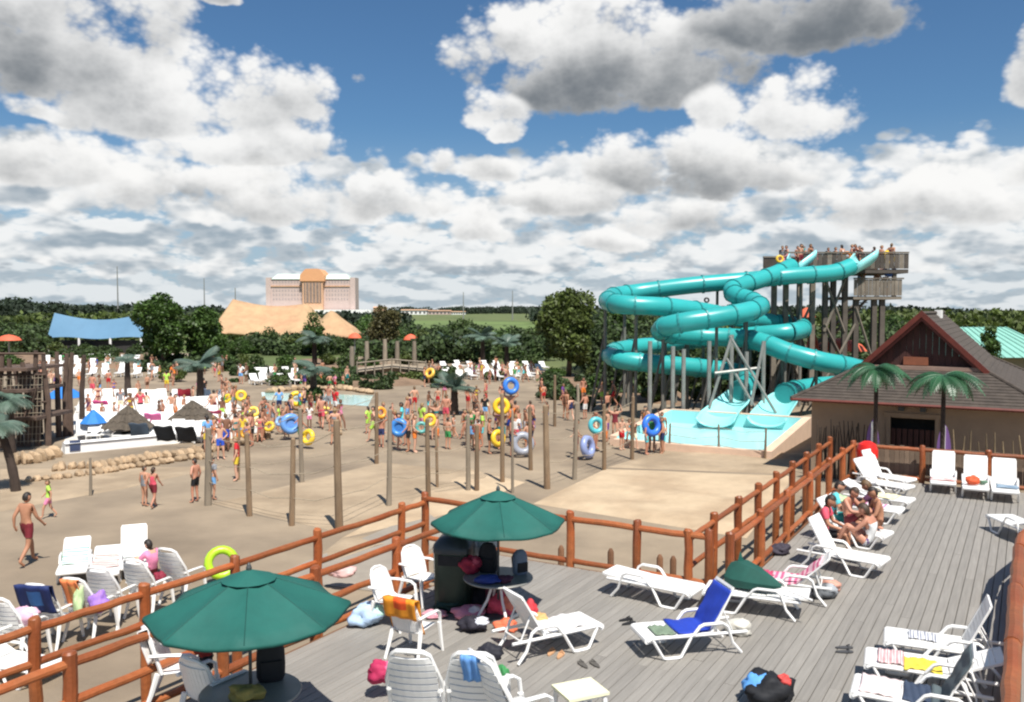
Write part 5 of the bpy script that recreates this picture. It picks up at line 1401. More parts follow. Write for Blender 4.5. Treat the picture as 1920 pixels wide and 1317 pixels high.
drape('orange towel hung over a chair back, right of the dark blue one', 'd5', 'f08a52', 'f5b06a', .34, .52, .3, seed=3)
drape('white cloth over the back of the armchair below the near umbrella', 'c7', 'f2ede9', None, .46, .40, .2, .46, .30, 1.14, 4)
drape('sky blue towel over the right one of the two bottom deck chairs', 'c5', '6aa0e0', None, .20, .30, .25, seed=5)

# tables with umbrellas
def round_table(label, p, r=.56, m=M_METAL):
    t = thing('round_table', label, 'table', p); mb = MB()
    mb.lathe([(.05, .70), (r-.01, .705), (r, .72), (r-.01, .735), (.03, .738)], 32); mb.build('table_top', m, t, smooth='auto')
    for k in range(4):
        a = k*math.pi/2+.4; mb = MB(); mb.tube([(.07*math.cos(a), .07*math.sin(a), .70), (.2*math.cos(a), .2*math.sin(a), .35), (.42*math.cos(a), .42*math.sin(a), .015)], .025, 6); mb.build('leg', M_RESIN, t)
    return t
def umbrella(label, p, R_=1.24, zr=1.74, zt=2.22, rot=0.0, n=8):
    t = thing('patio_umbrella', label, 'umbrella', p, rot, 'open green umbrellas')
    mb = MB(); mb.lathe([(.26, 0), (.26, .05), (.20, .09), (.05, .11), (.04, .3)], 20); mb.build('base', M_DKMETAL, t, smooth='auto')
    mb = MB(); mb.tube([(0, 0, .05), (0, 0, zt+.02)], .021, 10); mb.build('pole', M_DKMETAL, t, smooth='auto')
    K = 6; S = 6; mb = MB(); vs = []; fs = []
    for i in range(K+1):
        f = .07+.93*i/K
        for j in range(n*S):
            a = 2*math.pi*j/(n*S); u = (j % S)/S
            e = math.cos(math.pi/n)/math.cos((u-.5)*2*math.pi/n)         # straight hem between the ribs
            sag = .085*f*math.sin(math.pi*u)
            rr_ = R_*f*(e*(.985 if 0 < u < 1 else 1)); z = zt-(zt-zr)*(f**1.12)-sag*.55
            vs.append((rr_*math.cos(a), rr_*math.sin(a), z))
    N = n*S
    for i in range(K):
        for j in range(N): j2 = (j+1) % N; fs.append((i*N+j, (i+1)*N+j, (i+1)*N+j2, i*N+j2))
    # short valance
    base = K*N
    for j in range(N): x, y, z = vs[base+j]; vs.append((x*1.004, y*1.004, z-.045))
    for j in range(N): j2 = (j+1) % N; fs.append((base+j, base+N+j, base+N+j2, base+j2))
    mb.add(vs, fs); c = mb.build('canopy', M_UMB, t, solid=.006)
    for f in c.data.polygons: f.use_smooth = True
    for e in c.data.edges:
        a, b = e.vertices; 
        if a < (K+1)*N and b < (K+1)*N and a % S == 0 and b % S == 0 and (a % N) == (b % N): e.use_edge_sharp = True
    for k in range(n):
        a = 2*math.pi*k/n; mb = MB(); mb.tube([(R_*f*math.cos(a), R_*f*math.sin(a), zt-(zt-zr)*(f**1.12)+.004) for f in (.07, .3, .55, .8, .99)], .006, 4); mb.build('seam', mat('dark_green_seam', (0.006, 0.070, 0.056), .8, .1), c)
    mb = MB(); vs = []
    for f in (.02, .16, .27):
        for j in range(n*2):
            a = math.pi*j/n; vs.append((R_*f*math.cos(a), R_*f*math.sin(a), zt+.03-(zt-zr)*f*.95))
    N2 = 2*n; mb.add(vs, [(i*N2+j, (i+1)*N2+j, (i+1)*N2+(j+1) % N2, i*N2+(j+1) % N2) for i in range(2) for j in range(N2)]); mb.build('vent_cap', M_UMB, c, solid=.006)
    mb = MB(); mb.lathe([(.03, zt), (.035, zt+.05), (.02, zt+.09), (.004, zt+.11)], 10); mb.build('finial', M_DKMETAL, t)
    for k in range(n):
        a = 2*math.pi*k/n; mb = MB(); mb.tube([(.03*math.cos(a), .03*math.sin(a), zt-.05), (R_*.5*math.cos(a), R_*.5*math.sin(a), zt-(zt-zr)*.46-.02), (R_*.985*math.cos(a), R_*.985*math.sin(a), zr-.005)], .009, 4); mb.build('rib', M_METAL, t)
    return t
T1 = at(470, 1296, DZ+.73); T1.z = DZ
T2 = at(934, 1082, DZ+.73); T2.z = DZ
round_table('round grey table under the near green umbrella, cut by the bottom edge', T1, .60)
round_table('round grey table cluttered with bags under the far green umbrella', T2, .60)
umbrella('nearer open green umbrella at the lower left, over the round grey table', T1, 1.19, 1.72, 2.18, R(14))
umbrella('farther open green umbrella beside the dark bin, over the cluttered table', T2, 1.14, 1.70, 2.20, R(6))
# dark bin with a domed lid
def bin_(label, p, w, h, m, lidm, rz=0, red=False):
    t = thing('waste_bin', label, 'bin', p, rz); mb = MB()
    if red:
        mb.lathe([(w*.46, 0), (w*.5, .03), (w*.5, h*.36)], 20); mb.build('body', M_BLACK, t, smooth='auto')
        mb = MB(); mb.lathe([(w*.52, h*.36), (w*.55, h*.37), (w*.55, h*.52), (w*.5, h*.54)], 20); mb.build('band', M_WHITE, t, smooth='auto')
        mb = MB(); mb.lathe([(w*.42, h*.54), (w*.56, h*.60), (w*.57, h*.78), (w*.46, h*.92), (w*.2, h*.99), (.02, h)], 24); mb.build('domed_top', lidm, t, smooth='auto')
    else:
        mb = MB(); prof = [(.94, 0), (1, .04), (1, .80), (.98, .83)]; vs = []
        n = 24
        for f, z in [(.90, 0), (.94, .02), (1.0, .78), (1.04, .785), (1.04, .83), (.98, .88), (.72, .96), (.3, 1.0)]:
            for j in range(n):
                a = 2*math.pi*j/n; c, s = math.cos(a), math.sin(a); e = (abs(c)**4+abs(s)**4)**-.25
                vs.append((w/2*f*c*e, w/2*f*s*e, z*h))
        fs = [(i*n+j, i*n+(j+1) % n, (i+1)*n+(j+1) % n, (i+1)*n+j) for i in range(7) for j in range(n)]+[tuple(range(7*n, 8*n))]
        nb = 2*n
        mb.add(vs[:4*n], fs[:3*n]); mb.build('body', m, t, smooth='auto'); mb = MB(); mb.add(vs[3*n:], [tuple(i-3*n for i in f) for f in fs[3*n:]]); mb.build('lid', lidm, t, smooth='auto')
        mb = MB(); mb.box((0, -w/2-.004, h*.70), (w*.6, .012, h*.13)); mb.build('flap', M_BLACK, list(t.children)[-1])
    return t
pb = at(852, 1140, DZ); bin_('tall dark green waste bin with a domed lid, left of the far umbrella table', pb, .68, 1.34, M_DKGREEN, mat('bin_lid', (0.035, 0.042, 0.046), .4, .1), R(-10))
pr = uv(28.55, -4.2, DZ); bin_('red domed bin with a white band in the far left corner of the long deck', pr, .56, 1.26, M_BLACK, mat('red_plastic', (0.62, 0.018, 0.012), .35, .08), 0, True)
# cream side table
ct = thing('side_table', 'cream square side table at the bottom edge beside the white deck chairs', 'table', Vector((at(1088, 1292, DZ+.42).x, at(1088, 1292, DZ+.42).y, DZ)), R(24))
mb = MB(); mb.box((0, 0, .41), (.58, .50, .035)); mb.build('table_top', M_CREAM, ct)
mb = MB(); mb.box((0, 0, .375), (.50, .42, .04)); mb.build('apron', M_RESIN, ct)
for sx in (-1, 1):
    for sy in (-1, 1):
        mb = MB(); mb.tube([(sx*.24, sy*.20, .37), (sx*.27, sy*.23, 0)], [.035, .025], 6); mb.build('leg', M_RESIN, ct)
# folded umbrella lying on a lounger
loc, ang, _ = PLACED['d']
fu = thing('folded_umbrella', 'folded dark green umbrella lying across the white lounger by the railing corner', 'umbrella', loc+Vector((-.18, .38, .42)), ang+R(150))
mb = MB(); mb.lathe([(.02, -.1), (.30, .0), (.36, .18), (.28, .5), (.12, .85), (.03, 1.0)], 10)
mb.v = [(z-.1, x*(1+.18*math.sin(7*math.atan2(y, x))), max(-.03, y*.75+.12)) for x, y, z in mb.v]; mb.build('folded_canopy', mat('green_canvas_painted_shade', (0.008, 0.070, 0.052), .8, .2, 3), fu, smooth='auto')  # darker copy of the green canvas: shade is put into its colour
mb = MB(); mb.tube([(.8, 0, .12), (1.5, 0, .04)], .018, 6); mb.build('pole', M_WHITE, fu)
mb = MB(); mb.add([(-.05, -.1, .05), (.15, .1, .05), (.02, 0, .55), (-.02, .05, .52)], [(0, 1, 2), (1, 3, 2), (0, 2, 3)]); mb.build('raised_flap', M_UMB, fu, solid=.01)

# ------------------------------------------------------------------ bags, shoes and other small things
def bundle(name, label, cat, p, d, colour, seed=0, colour2=None, rz=0, rough=.25):
    t = thing(name, label, cat, p, rz); mb = MB(); mb.blob((0, 0, d[2]*.46), d, 0, seed, rough*1.35, 26, 16); mb.v = [(x, y, max(0.0, z)) for x, y, z in mb.v]
    mb.build('main_heap', cmat(colour), t, smooth=True)
    if colour2:
        mb = MB(); mb.blob((d[0]*.22, -d[1]*.15, d[2]*.60), (d[0]*.6, d[1]*.6, d[2]*.65), 0, seed+1, rough*1.35, 22, 14); mb.v = [(x, y, max(0.0, z)) for x, y, z in mb.v]; mb.build('top_heap', cmat(colour2), t, smooth=True)
    return t
def backpack(label, p, rz, colour, k=1.0, colour2=None):
    t = thing('backpack', label, 'bag', p, rz); vs = []; n = 20
    mb = MB()
    for f, z in [(.86, 0), (1, .05), (1.03, .2), (.98, .36), (.82, .47), (.5, .53), (.1, .545)]:
        for j in range(n):
            a = 2*math.pi*j/n; c, s = math.cos(a), math.sin(a); e = (abs(c)**3+abs(s)**3)**(-1/3)
            vs.append((.17*f*c*e*k, .11*f*s*e*k, z*k))
    mb.add(vs, [(i*n+j, i*n+(j+1) % n, (i+1)*n+(j+1) % n, (i+1)*n+j) for i in range(6) for j in range(n)]); bo = mb.build('body', cmat(colour) if colour != 'black' else M_BLACK, t, smooth='auto')
    mb = MB(); mb.box((0, -.115*k, .17*k), (.24*k, .05*k, .2*k)); mb.build('pocket', cmat(colour2 or '1a1a1e'), bo)
    for s in (-1, 1):
        mb = MB(); mb.tube([(s*.09*k, .10*k, .46*k), (s*.11*k, .17*k, .34*k), (s*.11*k, .12*k, .06*k)], .014*k, 5); mb.build('strap', M_BLACK, t)
    return t
tz = DZ+.74
backpack('black backpack standing on the near round table', at(508, 1274, tz), R(20), 'black', 1.0)
bundle('towel_heap', 'straw-yellow bundle on the near round table at the bottom edge', 'bundle', at(462, 1312, tz), (.36, .26, .18), '9a8c4a', 3)
bundle('beach_bag', 'pale blue beach bag with a mint pattern at the left edge of the deck', 'bag', at(688, 1172, DZ), (.52, .36, .38), 'b8d2ee', 5, 'bfe6d6', R(20))
bundle('beach_ball_bag', 'crimson drawstring bag left of the high-backed deck chairs', 'bag', at(716, 1268, DZ+.3)-Vector((0, 0, .3))+Vector((0, 0, .22)), (.34, .30, .30), 'b82a58', 7, 'e66f9a')
bundle('cool_bag', 'black bag with sky-blue contents at the bottom edge, right of the cream table', 'bag', at(1440, 1318, DZ), (.62, .52, .40), '14161c', 9, '62a6ea', R(200))
bundle('towel_heap', 'red cloth lying on the black bag at the bottom edge', 'bundle', at(1470, 1285, DZ+.3), (.18, .16, .14), 'd24b46', 10)
bundle('shoulder_bag', 'dark striped bag on the deck in front of the cluttered table', 'bag', at(888, 1182, DZ), (.44, .32, .24), '23202c', 11, 'd9dde6')
bundle('towel_heap', 'pink and white towel heap left of the raised lounger back', 'bundle', at(878, 1160, DZ), (.5, .3, .22), 'd88ca2', 12, 'f0e4e2')
bundle('towel_heap', 'coral red towel heap behind the raised lounger back', 'bundle', at(940, 1158, DZ), (.4, .32, .42), 'e2506a', 13, 'ee8a72')
bundle('towel_heap', 'orange scraps beside the foot of the raised lounger back', 'bundle', at(950, 1182, DZ), (.36, .26, .2), 'ec7a55', 14)
bundle('towel_heap', 'small pale pink cloth on the deck right of the orange towel', 'bundle', at(815, 1158, DZ), (.36, .26, .12), 'e9a6b2', 15)
bundle('shoulder_bag', 'dark green bag on the deck at the foot of the bin', 'bag', at(842, 1146, DZ), (.46, .36, .26), '163a34', 16)
bundle('shoulder_bag', 'brown bag under the cluttered table', 'bag', at(872, 1124, DZ), (.34, .26, .42), '7a5a26', 17)
bundle('shoulder_bag', 'black bag under the cluttered table, right of the brown one', 'bag', at(900, 1140, DZ), (.44, .34, .38), '17141a', 18)
backpack('black backpack standing on the cluttered table', at(915, 1072, tz), R(-15), 'black', .95, '15151a')
backpack('grey and black backpack at the right side of the cluttered table', at(975, 1076, tz), R(30), '6f7c8c', .78, '101014')
bundle('towel_heap', 'red towel heap at the left side of the cluttered table', 'bundle', at(884, 1074, tz), (.34, .3, .30), 'a82440', 20, 'd8586a')
bundle('towel_heap', 'navy blue cloth on the front of the cluttered table', 'bundle', at(915, 1094, tz), (.42, .22, .14), '243a86', 21)
bundle('towel_heap', 'plum cloth on the front right of the cluttered table', 'bundle', at(948, 1092, tz), (.24, .2, .13), '4a2038', 22)
bundle('plastic_bag', 'crumpled white plastic bag hanging behind the cluttered table', 'bag', at(908, 1044, tz+.05), (.38, .25, .46), 'd4d8da', 23)
bundle('shoulder_bag', 'maroon bag hanging below the cluttered table', 'bag', at(925, 1128, DZ+.2), (.26, .22, .42), '5a1c34', 25)
bundle('beach_ball', 'orange-red ball on the middle far lounger', 'ball', at(1822, 908, DZ+SEAT_Z+.02), (.32, .30, .24), 'd8592e', 26)
bundle('towel_heap', 'green cloth beside the orange ball on the middle far lounger', 'bundle', at(1842, 908, DZ+SEAT_Z+.02), (.24, .18, .1), '5f7f68', 27)
bundle('shoulder_bag', 'red cap and bag on the sheltered armchair at the lower left', 'bag', at(382, 1228, DZ+.75), (.24, .24, .26), '9c2a22', 28, '3a1416')
bundle('shoulder_bag', 'black bag hanging on the armchair at the lower left', 'bag', at(385, 1258, DZ+.42), (.2, .16, .34), '1a1216', 29)
bundle('towel_heap', 'pink and white bundle on the sand chair at the lower left', 'bundle', at(45, 1172, .72), (.5, .3, .34), 'e8b8cc', 30, 'f4eef0')
bundle('towel_heap', 'purple cloth between the sand chairs', 'bundle', at(186, 1148, .62), (.34, .26, .40), 'a47ad0', 31)
bundle('towel_heap', 'mint towel on the left side of the orange-towel sand chair', 'bundle', at(148, 1160, .55), (.18, .2, .62), 'c4dca4', 32)
bundle('shoulder_bag', 'small crimson bag on the right sand chair', 'bag', at(300, 1090, .6), (.22, .2, .2), '8a2038', 33)
bundle('shoulder_bag', 'black bottle bag beside the left sand chair', 'bag', at(181, 1112, .5), (.16, .16, .36), '1c1a22', 34)
bundle('shoulder_bag', 'black handbag behind the right one of the two bottom deck chairs', 'bag', at(915, 1238, DZ+.3), (.34, .26, .24), '20202a', 35)
bundle('towel_heap', 'green cloth between the bottom deck chairs', 'bundle', at(944, 1302, DZ+.2), (.16, .2, .4), '3f8f52', 36)
bundle('towel_heap', 'salmon towel heap below the pink-towel lounger', 'bundle', at(1558, 1108, DZ), (.36, .28, .22), 'd8a08c', 37)
bundle('shoulder_bag', 'grey bag on the deck below the pink-towel lounger', 'bag', at(1545, 1120, DZ), (.42, .34, .26), '5c6064', 38, 'a8acb0')
bundle('towel_heap', 'red cloth behind the seat of the mid-deck lounger', 'bundle', at(995, 1160, DZ+.3), (.22, .2, .28), 'cc3840', 39)
bundle('towel_heap', 'tan cloth beside the red one on the mid-deck lounger', 'bundle', at(1012, 1164, DZ+.34), (.24, .2, .12), 'd8a86c', 40)
bundle('plastic_bag', 'pale bundle under the raised back of the blue-towel lounger', 'bag', at(1385, 1190, DZ), (.4, .34, .26), 'd8d4c8', 41)
bundle('shoulder_bag', 'dark bag behind the lounger with the coral red top', 'bag', at(1465, 1040, DZ), (.4, .3, .22), '3a3440', 42)
bundle('towel_heap', 'pale pink bundle behind the log railing left of the white armchairs', 'bundle', at(640, 1082, .3), (.6, .36, .26), 'dcb4ae', 43)
def sandals(label, px, py, colour, rz=0):
    t = thing('pair_of_sandals', label, 'sandals', at(px, py, DZ), rz)
    for s in (-1, 1):
        mb = MB(); pts = []; n = 14; vs = []
        for z in (0.004, .024):
            for j in range(n):
                a = 2*math.pi*j/n; vs.append((.14*math.cos(a)+s*.03, (.045+.012*math.cos(a))*math.sin(a)+s*.085, z))
        mb.add(vs, [tuple(range(n))[::-1], tuple(range(n, 2*n))]+[(j, (j+1) % n, n+(j+1) % n, n+j) for j in range(n)])
        mb.tube([(.05+s*.03, s*.085-.05, .02), (.08+s*.03, s*.085, .065), (.05+s*.03, s*.085+.05, .02)], .010, 5); mb.build('sandal', cmat(colour), t)
sandals('pair of black sandals lying on the open deck, left of the blue-towel lounger', 1176, 1167, '1c1c1e', .5)
sandals('pair of tan sandals on the deck below the mid-deck lounger', 1042, 1228, 'c89a72', 1.2)
sandals('pair of thin grey sandals on the open deck at right', 1583, 1220, '4a4a4c', 0)
sandals('dark sandals on the deck near the bottom, right of the tan ones', 1104, 1248, '5c5852', 2)
def ring(name, label, p, r, rr_, colour, rx=R(90), rz=0.0, cat='swim ring', c2=None, group='inflatable swim rings', ry=0.0):
    t = thing(name, label, cat, p, 0, group); n = 18; mb = MB(); mb.tube([(r*math.cos(2*math.pi*j/n), r*math.sin(2*math.pi*j/n), 0) for j in range(n)], rr_, 8, closed=True)
    M_ = Matrix.Rotation(rz, 4, 'Z') @ Matrix.Rotation(rx, 4, 'X') @ Matrix.Rotation(ry, 4, 'Y'); mb.v = [tuple(M_ @ Vector(v)) for v in mb.v]
    mb.build('ring_tube', mat('vinyl_'+colour, tuple(x*.9 for x in srgb(colour)), .35, .06), t, smooth=True)
    if c2:
        mb = MB(); mb.lathe([(r*.9, -.02), (r*.9, .02), (.02, .021)], 18); mb.v = [tuple(M_ @ Vector(v)) for v in mb.v]; mb.build('ring_floor', cmat(c2), t)
    return t
ring('swim_ring', 'lime green swim ring leaning behind the near umbrella', at(416, 1075, .3)+Vector((0, 0, .25)), .30, .10, 'b4e02e', R(70), .4)

# ================================================================== people
def sk(**k): return k
def base_joints():
    return dict(pel=(0, 0, .94), sp1=(-.01, 0, 1.08), sp2=(-.02, 0, 1.24), che=(0, 0, 1.36), nek=(0, 0, 1.47), hed=(.025, 0, 1.60),
        shL=(0, .175, 1.41), elL=(-.03, .235, 1.14), wrL=(.05, .25, .90), haL=(.075, .25, .83),
        shR=(0, -.175, 1.41), elR=(-.03, -.235, 1.14), wrR=(.05, -.25, .90), haR=(.075, -.25, .83),
        hpL=(0, .09, .90), knL=(.03, .10, .49), anL=(-.02, .105, .085), toL=(.13, .12, .03),
        hpR=(0, -.09, .90), knR=(.03, -.10, .49), anR=(-.02, -.105, .085), toR=(.13, -.12, .03))
BONES = [('pel', 'sp1', 'torso'), ('sp1', 'sp2', 'torso'), ('sp2', 'che', 'torso'), ('che', 'nek', 'neck'),
         ('che', 'shL', 'torso'), ('shL', 'elL', 'uarm'), ('elL', 'wrL', 'farm'), ('wrL', 'haL', 'hand'),
         ('che', 'shR', 'torso'), ('shR', 'elR', 'uarm'), ('elR', 'wrR', 'farm'), ('wrR', 'haR', 'hand'),
         ('pel', 'hpL', 'hip'), ('hpL', 'knL', 'thigh'), ('knL', 'anL', 'calf'), ('anL', 'toL', 'foot'),
         ('pel', 'hpR', 'hip'), ('hpR', 'knR', 'thigh'), ('knR', 'anR', 'calf'), ('anR', 'toR', 'foot')]
RAD = dict(pel=(.135, .10), sp1=(.125, .092), sp2=(.135, .10), che=(.145, .105), nek=(.052, .052), shL=(.062, .062), shR=(.062, .062), elL=(.042, .042), elR=(.042, .042),
           wrL=(.029, .026), wrR=(.029, .026), haL=(.036, .018), haR=(.036, .018), hpL=(.088, .088), hpR=(.088, .088), knL=(.058, .058), knR=(.058, .058), anL=(.037, .037), anR=(.037, .037), toL=(.034, .026), toR=(.034, .026))
POSES = {}
def pose(name, **ch):
    J = base_joints(); J.update(ch); POSES[name] = J
pose('stand')
pose('walk', knL=(.20, .10, .50), anL=(.24, .10, .12), toL=(.38, .11, .05), knR=(-.06, -.10, .49), anR=(-.30, -.10, .16), toR=(-.18, -.11, .04), elL=(-.14, .23, 1.16), wrL=(-.12, .25, .92), haL=(-.08, .25, .85), elR=(.08, -.23, 1.15), wrR=(.24, -.23, .98), haR=(.29, -.22, .93))
pose('carry', elL=(.06, .36, 1.50), wrL=(.08, .28, 1.76), haL=(.08, .25, 1.83), elR=(.06, -.36, 1.50), wrR=(.08, -.28, 1.76), haR=(.08, -.25, 1.83), knL=(.12, .10, .49), anL=(.10, .10, .09), toL=(.24, .11, .03), anR=(-.14, -.10, .10), toR=(0, -.11, .03))
pose('hold', elL=(.04, .30, 1.17), wrL=(.20, .36, 1.00), haL=(.25, .38, .96), elR=(-.02, -.25, 1.14), wrR=(.16, -.20, .98), haR=(.22, -.18, .97))
pose('hips', elL=(-.10, .36, 1.16), wrL=(.02, .20, 1.01), haL=(.05, .16, 1.0), elR=(-.05, -.24, 1.14), wrR=(.04, -.25, .90), knL=(.05, .13, .49), anL=(-.0, .16, .085), toL=(.14, .19, .03))
# seated: pelvis at the seat, z=0 is the seat top
pose('sit_edge', pel=(0, 0, .11), sp1=(-.03, 0, .25), sp2=(-.02, 0, .40), che=(.03, 0, .53), nek=(.07, 0, .64), hed=(.115, 0, .76), shL=(.03, .175, .57), shR=(.03, -.175, .57), elL=(.12, .23, .32), wrL=(.33, .16, .25), haL=(.39, .14, .23), elR=(.12, -.23, .32), wrR=(.33, -.16, .25), haR=(.39, -.14, .23),
     hpL=(.02, .09, .10), hpR=(.02, -.09, .10), knL=(.46, .11, .14), knR=(.46, -.11, .14), anL=(.44, .11, -.27), anR=(.50, -.11, -.27), toL=(.58, .12, -.33), toR=(.64, -.12, -.33))
pose('recline', pel=(0, 0, .11), sp1=(-.09, 0, .22), sp2=(-.18, 0, .34), che=(-.24, 0, .47), nek=(-.25, 0, .58), hed=(-.22, 0, .71), shL=(-.24, .175, .50), shR=(-.24, -.175, .50), elL=(-.12, .26, .27), wrL=(.10, .22, .22), haL=(.16, .20, .21), elR=(-.12, -.26, .27), wrR=(.08, -.18, .26), haR=(.14, -.15, .25),
     hpL=(.02, .09, .10), hpR=(.02, -.09, .10), knL=(.42, .11, .30), knR=(.44, -.10, .10), anL=(.70, .11, .06), anR=(.86, -.10, .06), toL=(.82, .12, .10), toR=(.95, -.11, .16))
pose('knees_up', pel=(0, 0, .11), sp1=(-.05, 0, .24), sp2=(-.07, 0, .39), che=(-.02, 0, .52), nek=(.04, 0, .62), hed=(.10, 0, .73), shL=(-.01, .175, .55), shR=(-.01, -.175, .55), elL=(.16, .25, .36), wrL=(.36, .14, .36), haL=(.42, .09, .36), elR=(.16, -.25, .36), wrR=(.36, -.14, .36), haR=(.42, -.09, .36),
     hpL=(.02, .09, .10), hpR=(.02, -.09, .10), knL=(.38, .12, .42), knR=(.36, -.12, .40), anL=(.56, .11, .06), anR=(.54, -.11, .06), toL=(.70, .12, .03), toR=(.68, -.12, .03))
TEMPL = {}
DG = None
def make_template(name):
    if name in TEMPL: return TEMPL[name]
    J = POSES[name]; names = ['pel']+[n for n in J if n not in ('pel', 'hed')]
    idx = {n: i for i, n in enumerate(names)}
    me = bpy.data.meshes.new('skel'); me.from_pydata([J[n] for n in names], [(idx[a], idx[b]) for a, b, _ in BONES], [])
    ob = bpy.data.objects.new('skel', me); COL.objects.link(ob)
    md = ob.modifiers.new('skin', 'SKIN'); md.use_smooth_shade = True
    sv = me.skin_vertices[0].data
    for n in names: sv[idx[n]].radius = RAD[n]
    sv[0].use_root = True
    s2 = ob.modifiers.new('sub', 'SUBSURF'); s2.levels = 2; s2.render_levels = 2
    dg = bpy.context.evaluated_depsgraph_get(); ev = ob.evaluated_get(dg)
    body = bpy.data.meshes.new_from_object(ev); bpy.data.objects.remove(ob)
    bm = bmesh.new(); bm.from_mesh(body)
    bm.normal_update()
    # head: ellipsoid with nose, chin, ears
    J = POSES[name]; hc = Vector(J['hed']); up = (hc-Vector(J['nek'])).normalized()
    fx = Vector((1, 0, 0)); fx = (fx-up*fx.dot(up)).normalized(); sy = up.cross(fx)
    nu, nv = 16, 12; ring_ = []
    for i in range(nv+1):
        th = math.pi*i/nv; row = []
        for j in range(nu):
            a = 2*math.pi*j/nu; c = Vector((math.sin(th)*math.cos(a), math.sin(th)*math.sin(a), math.cos(th)))
            x, y, z = c.x*.098, c.y*.078, c.z*.122
            if c.z < -.2: x *= 1+.12*c.z*-1*(1 if c.x > 0 else -1.2); y *= 1-.28*(-c.z-.2)
            if c.x > .93 and -.35 < c.z < .12: x += .018
            if abs(c.y) > .93 and abs(c.z) < .3: y *= 1.13
            row.append(bm.verts.new(hc+fx*x+sy*y+up*z))
        ring_.append(row)
    for i in range(nv):
        for j in range(nu):
            j2 = (j+1) % nu
            try: bm.faces.new((ring_[i][j], ring_[i+1][j], ring_[i+1][j2], ring_[i][j2]))
            except ValueError: pass
    # five bent fingers per hand
    for sd_ in 'LR':
        w_, h_ = Vector(J['wr'+sd_]), Vector(J['ha'+sd_]); d = (h_-w_).normalized(); el = Vector(J['el'+sd_])
        side = d.cross(Vector((0, 0, 1)) if abs(d.z) < .8 else Vector((0, 1 if sd_ == 'L' else -1, 0))).normalized(); pn = side.cross(d)
        for k, (off, ln) in enumerate(((-.026, .062), (-.009, .072), (.009, .068), (.025, .052), (.04, .045))):
            b = h_+side*off-d*(.012 if k < 4 else .045)
            p1 = b+d*ln*.5+(side*.02 if k == 4 else Vector()); p2 = p1+d*ln*.42+pn*-.018
            tb = MB(); tb.tube([b, p1, p2], [.009, .0085, .006], 5)
            vs = [bm.verts.new(v) for v in tb.v]
            for f in tb.f:
                try: bm.faces.new([vs[i] for i in f])
                except ValueError: pass
    for f in bm.faces: f.smooth = True
    # eyes and mouth on the face
    me_n = len(bm.faces)
    for s in (-1, 1):
        c = hc+fx*.090+sy*(s*.032)+up*.012
        q = [bm.verts.new(c+sy*(a*.012)+up*(b*.006)+fx*.004) for a, b in ((-1, 0), (0, -1), (1, 0), (0, 1))]
        f = bm.faces.new(q); f.material_index = 1
    c = hc+fx*.092-up*.055
    f = bm.faces.new([bm.verts.new(c+sy*(a*.02)+up*(b*.006)+fx*.002) for a, b in ((-1, 0), (0, -1), (1, 0), (0, 1))]); f.material_index = 1
    bmesh.ops.recalc_face_normals(bm, faces=[f for f in bm.faces if f.material_index == 0])
    bm.to_mesh(body); bm.free(); body.update()
    body.materials.clear(); body.materials.append(M_SKINS[0]); body.materials.append(M_HAIRS[0])
    # nearest bone of every vertex
    segs = [(Vector(J[a]), Vector(J[b]), t) for a, b, t in BONES]
    cls = []
    for v in body.vertices:
        if (v.co-hc).length < .135: 
            cls.append(('head', 0)); continue
        best = (9, None, 0)
        for a, b, t in segs:
            ab = b-a; u = max(0, min(1, (v.co-a).dot(ab)/ab.length_squared)); dd = (v.co-(a+ab*u)).length
            if dd < best[0]: best = (dd, t, u)
        cls.append((best[1], best[2]))
    nrm = [v.normal.copy() for v in body.vertices]
    def garment(gname, test, off, loose=0.0):
        keep = [p for p in body.polygons if p.material_index == 0 and all(test(cls[i][0], cls[i][1], body.vertices[i].co) for i in p.vertices)]
        ids = sorted({i for p in keep for i in p.vertices}); mp = {o: n for n, o in enumerate(ids)}
        if not ids: return None
        m = bpy.data.meshes.new(gname)
        m.from_pydata([body.vertices[i].co+nrm[i]*(off+loose*math.sin(40*body.vertices[i].co.z)*.3) for i in ids], [], [[mp[i] for i in p.vertices] for p in keep])
        m.polygons.foreach_set('use_smooth', [True]*len(keep)); m.materials.append(M_BLACK); m.update(); return m
    pel, che = Vector(J['pel']), Vector(J['che']); ax = (che-pel).normalized(); Lt = (che-pel).length
    h = lambda co: (co-pel).dot(ax)/Lt
    G = dict(
        shorts=garment('swim_shorts', lambda t, u, c: t == 'hip' or (t == 'thigh' and u < .62) or (t == 'torso' and h(c) < .22), .016, .006),
        briefs=garment('bikini_bottom', lambda t, u, c: t == 'hip' or (t == 'thigh' and u < .10) or (t == 'torso' and h(c) < .12), .008),
        suit=garment('swimsuit', lambda t, u, c: t == 'hip' or (t == 'thigh' and u < .08) or (t == 'torso' and h(c) < 1.0), .008),
        top=garment('bikini_top', lambda t, u, c: t == 'torso' and .62 < h(c) < .95, .010),
        shirt=garment('shirt', lambda t, u, c: (t == 'torso' and h(c) < 1.28) or (t == 'hip' and h(c) > -.05) or (t == 'uarm' and u < .62), .016, .008),
        hair=garment('hair', lambda t, u, c: t == 'head' and ((c-hc).dot(up) > .045 or (c-hc).dot(fx) < -.012) and (c-hc).dot(up) > -.085, .012),
        longhair=garment('hair', lambda t, u, c: (t == 'head' and ((c-hc).dot(up) > .035 or (c-hc).dot(fx) < .0)) or (t == 'neck' and (c-hc).dot(fx) < -.02), .018))
    TEMPL[name] = (body, G); return TEMPL[name]
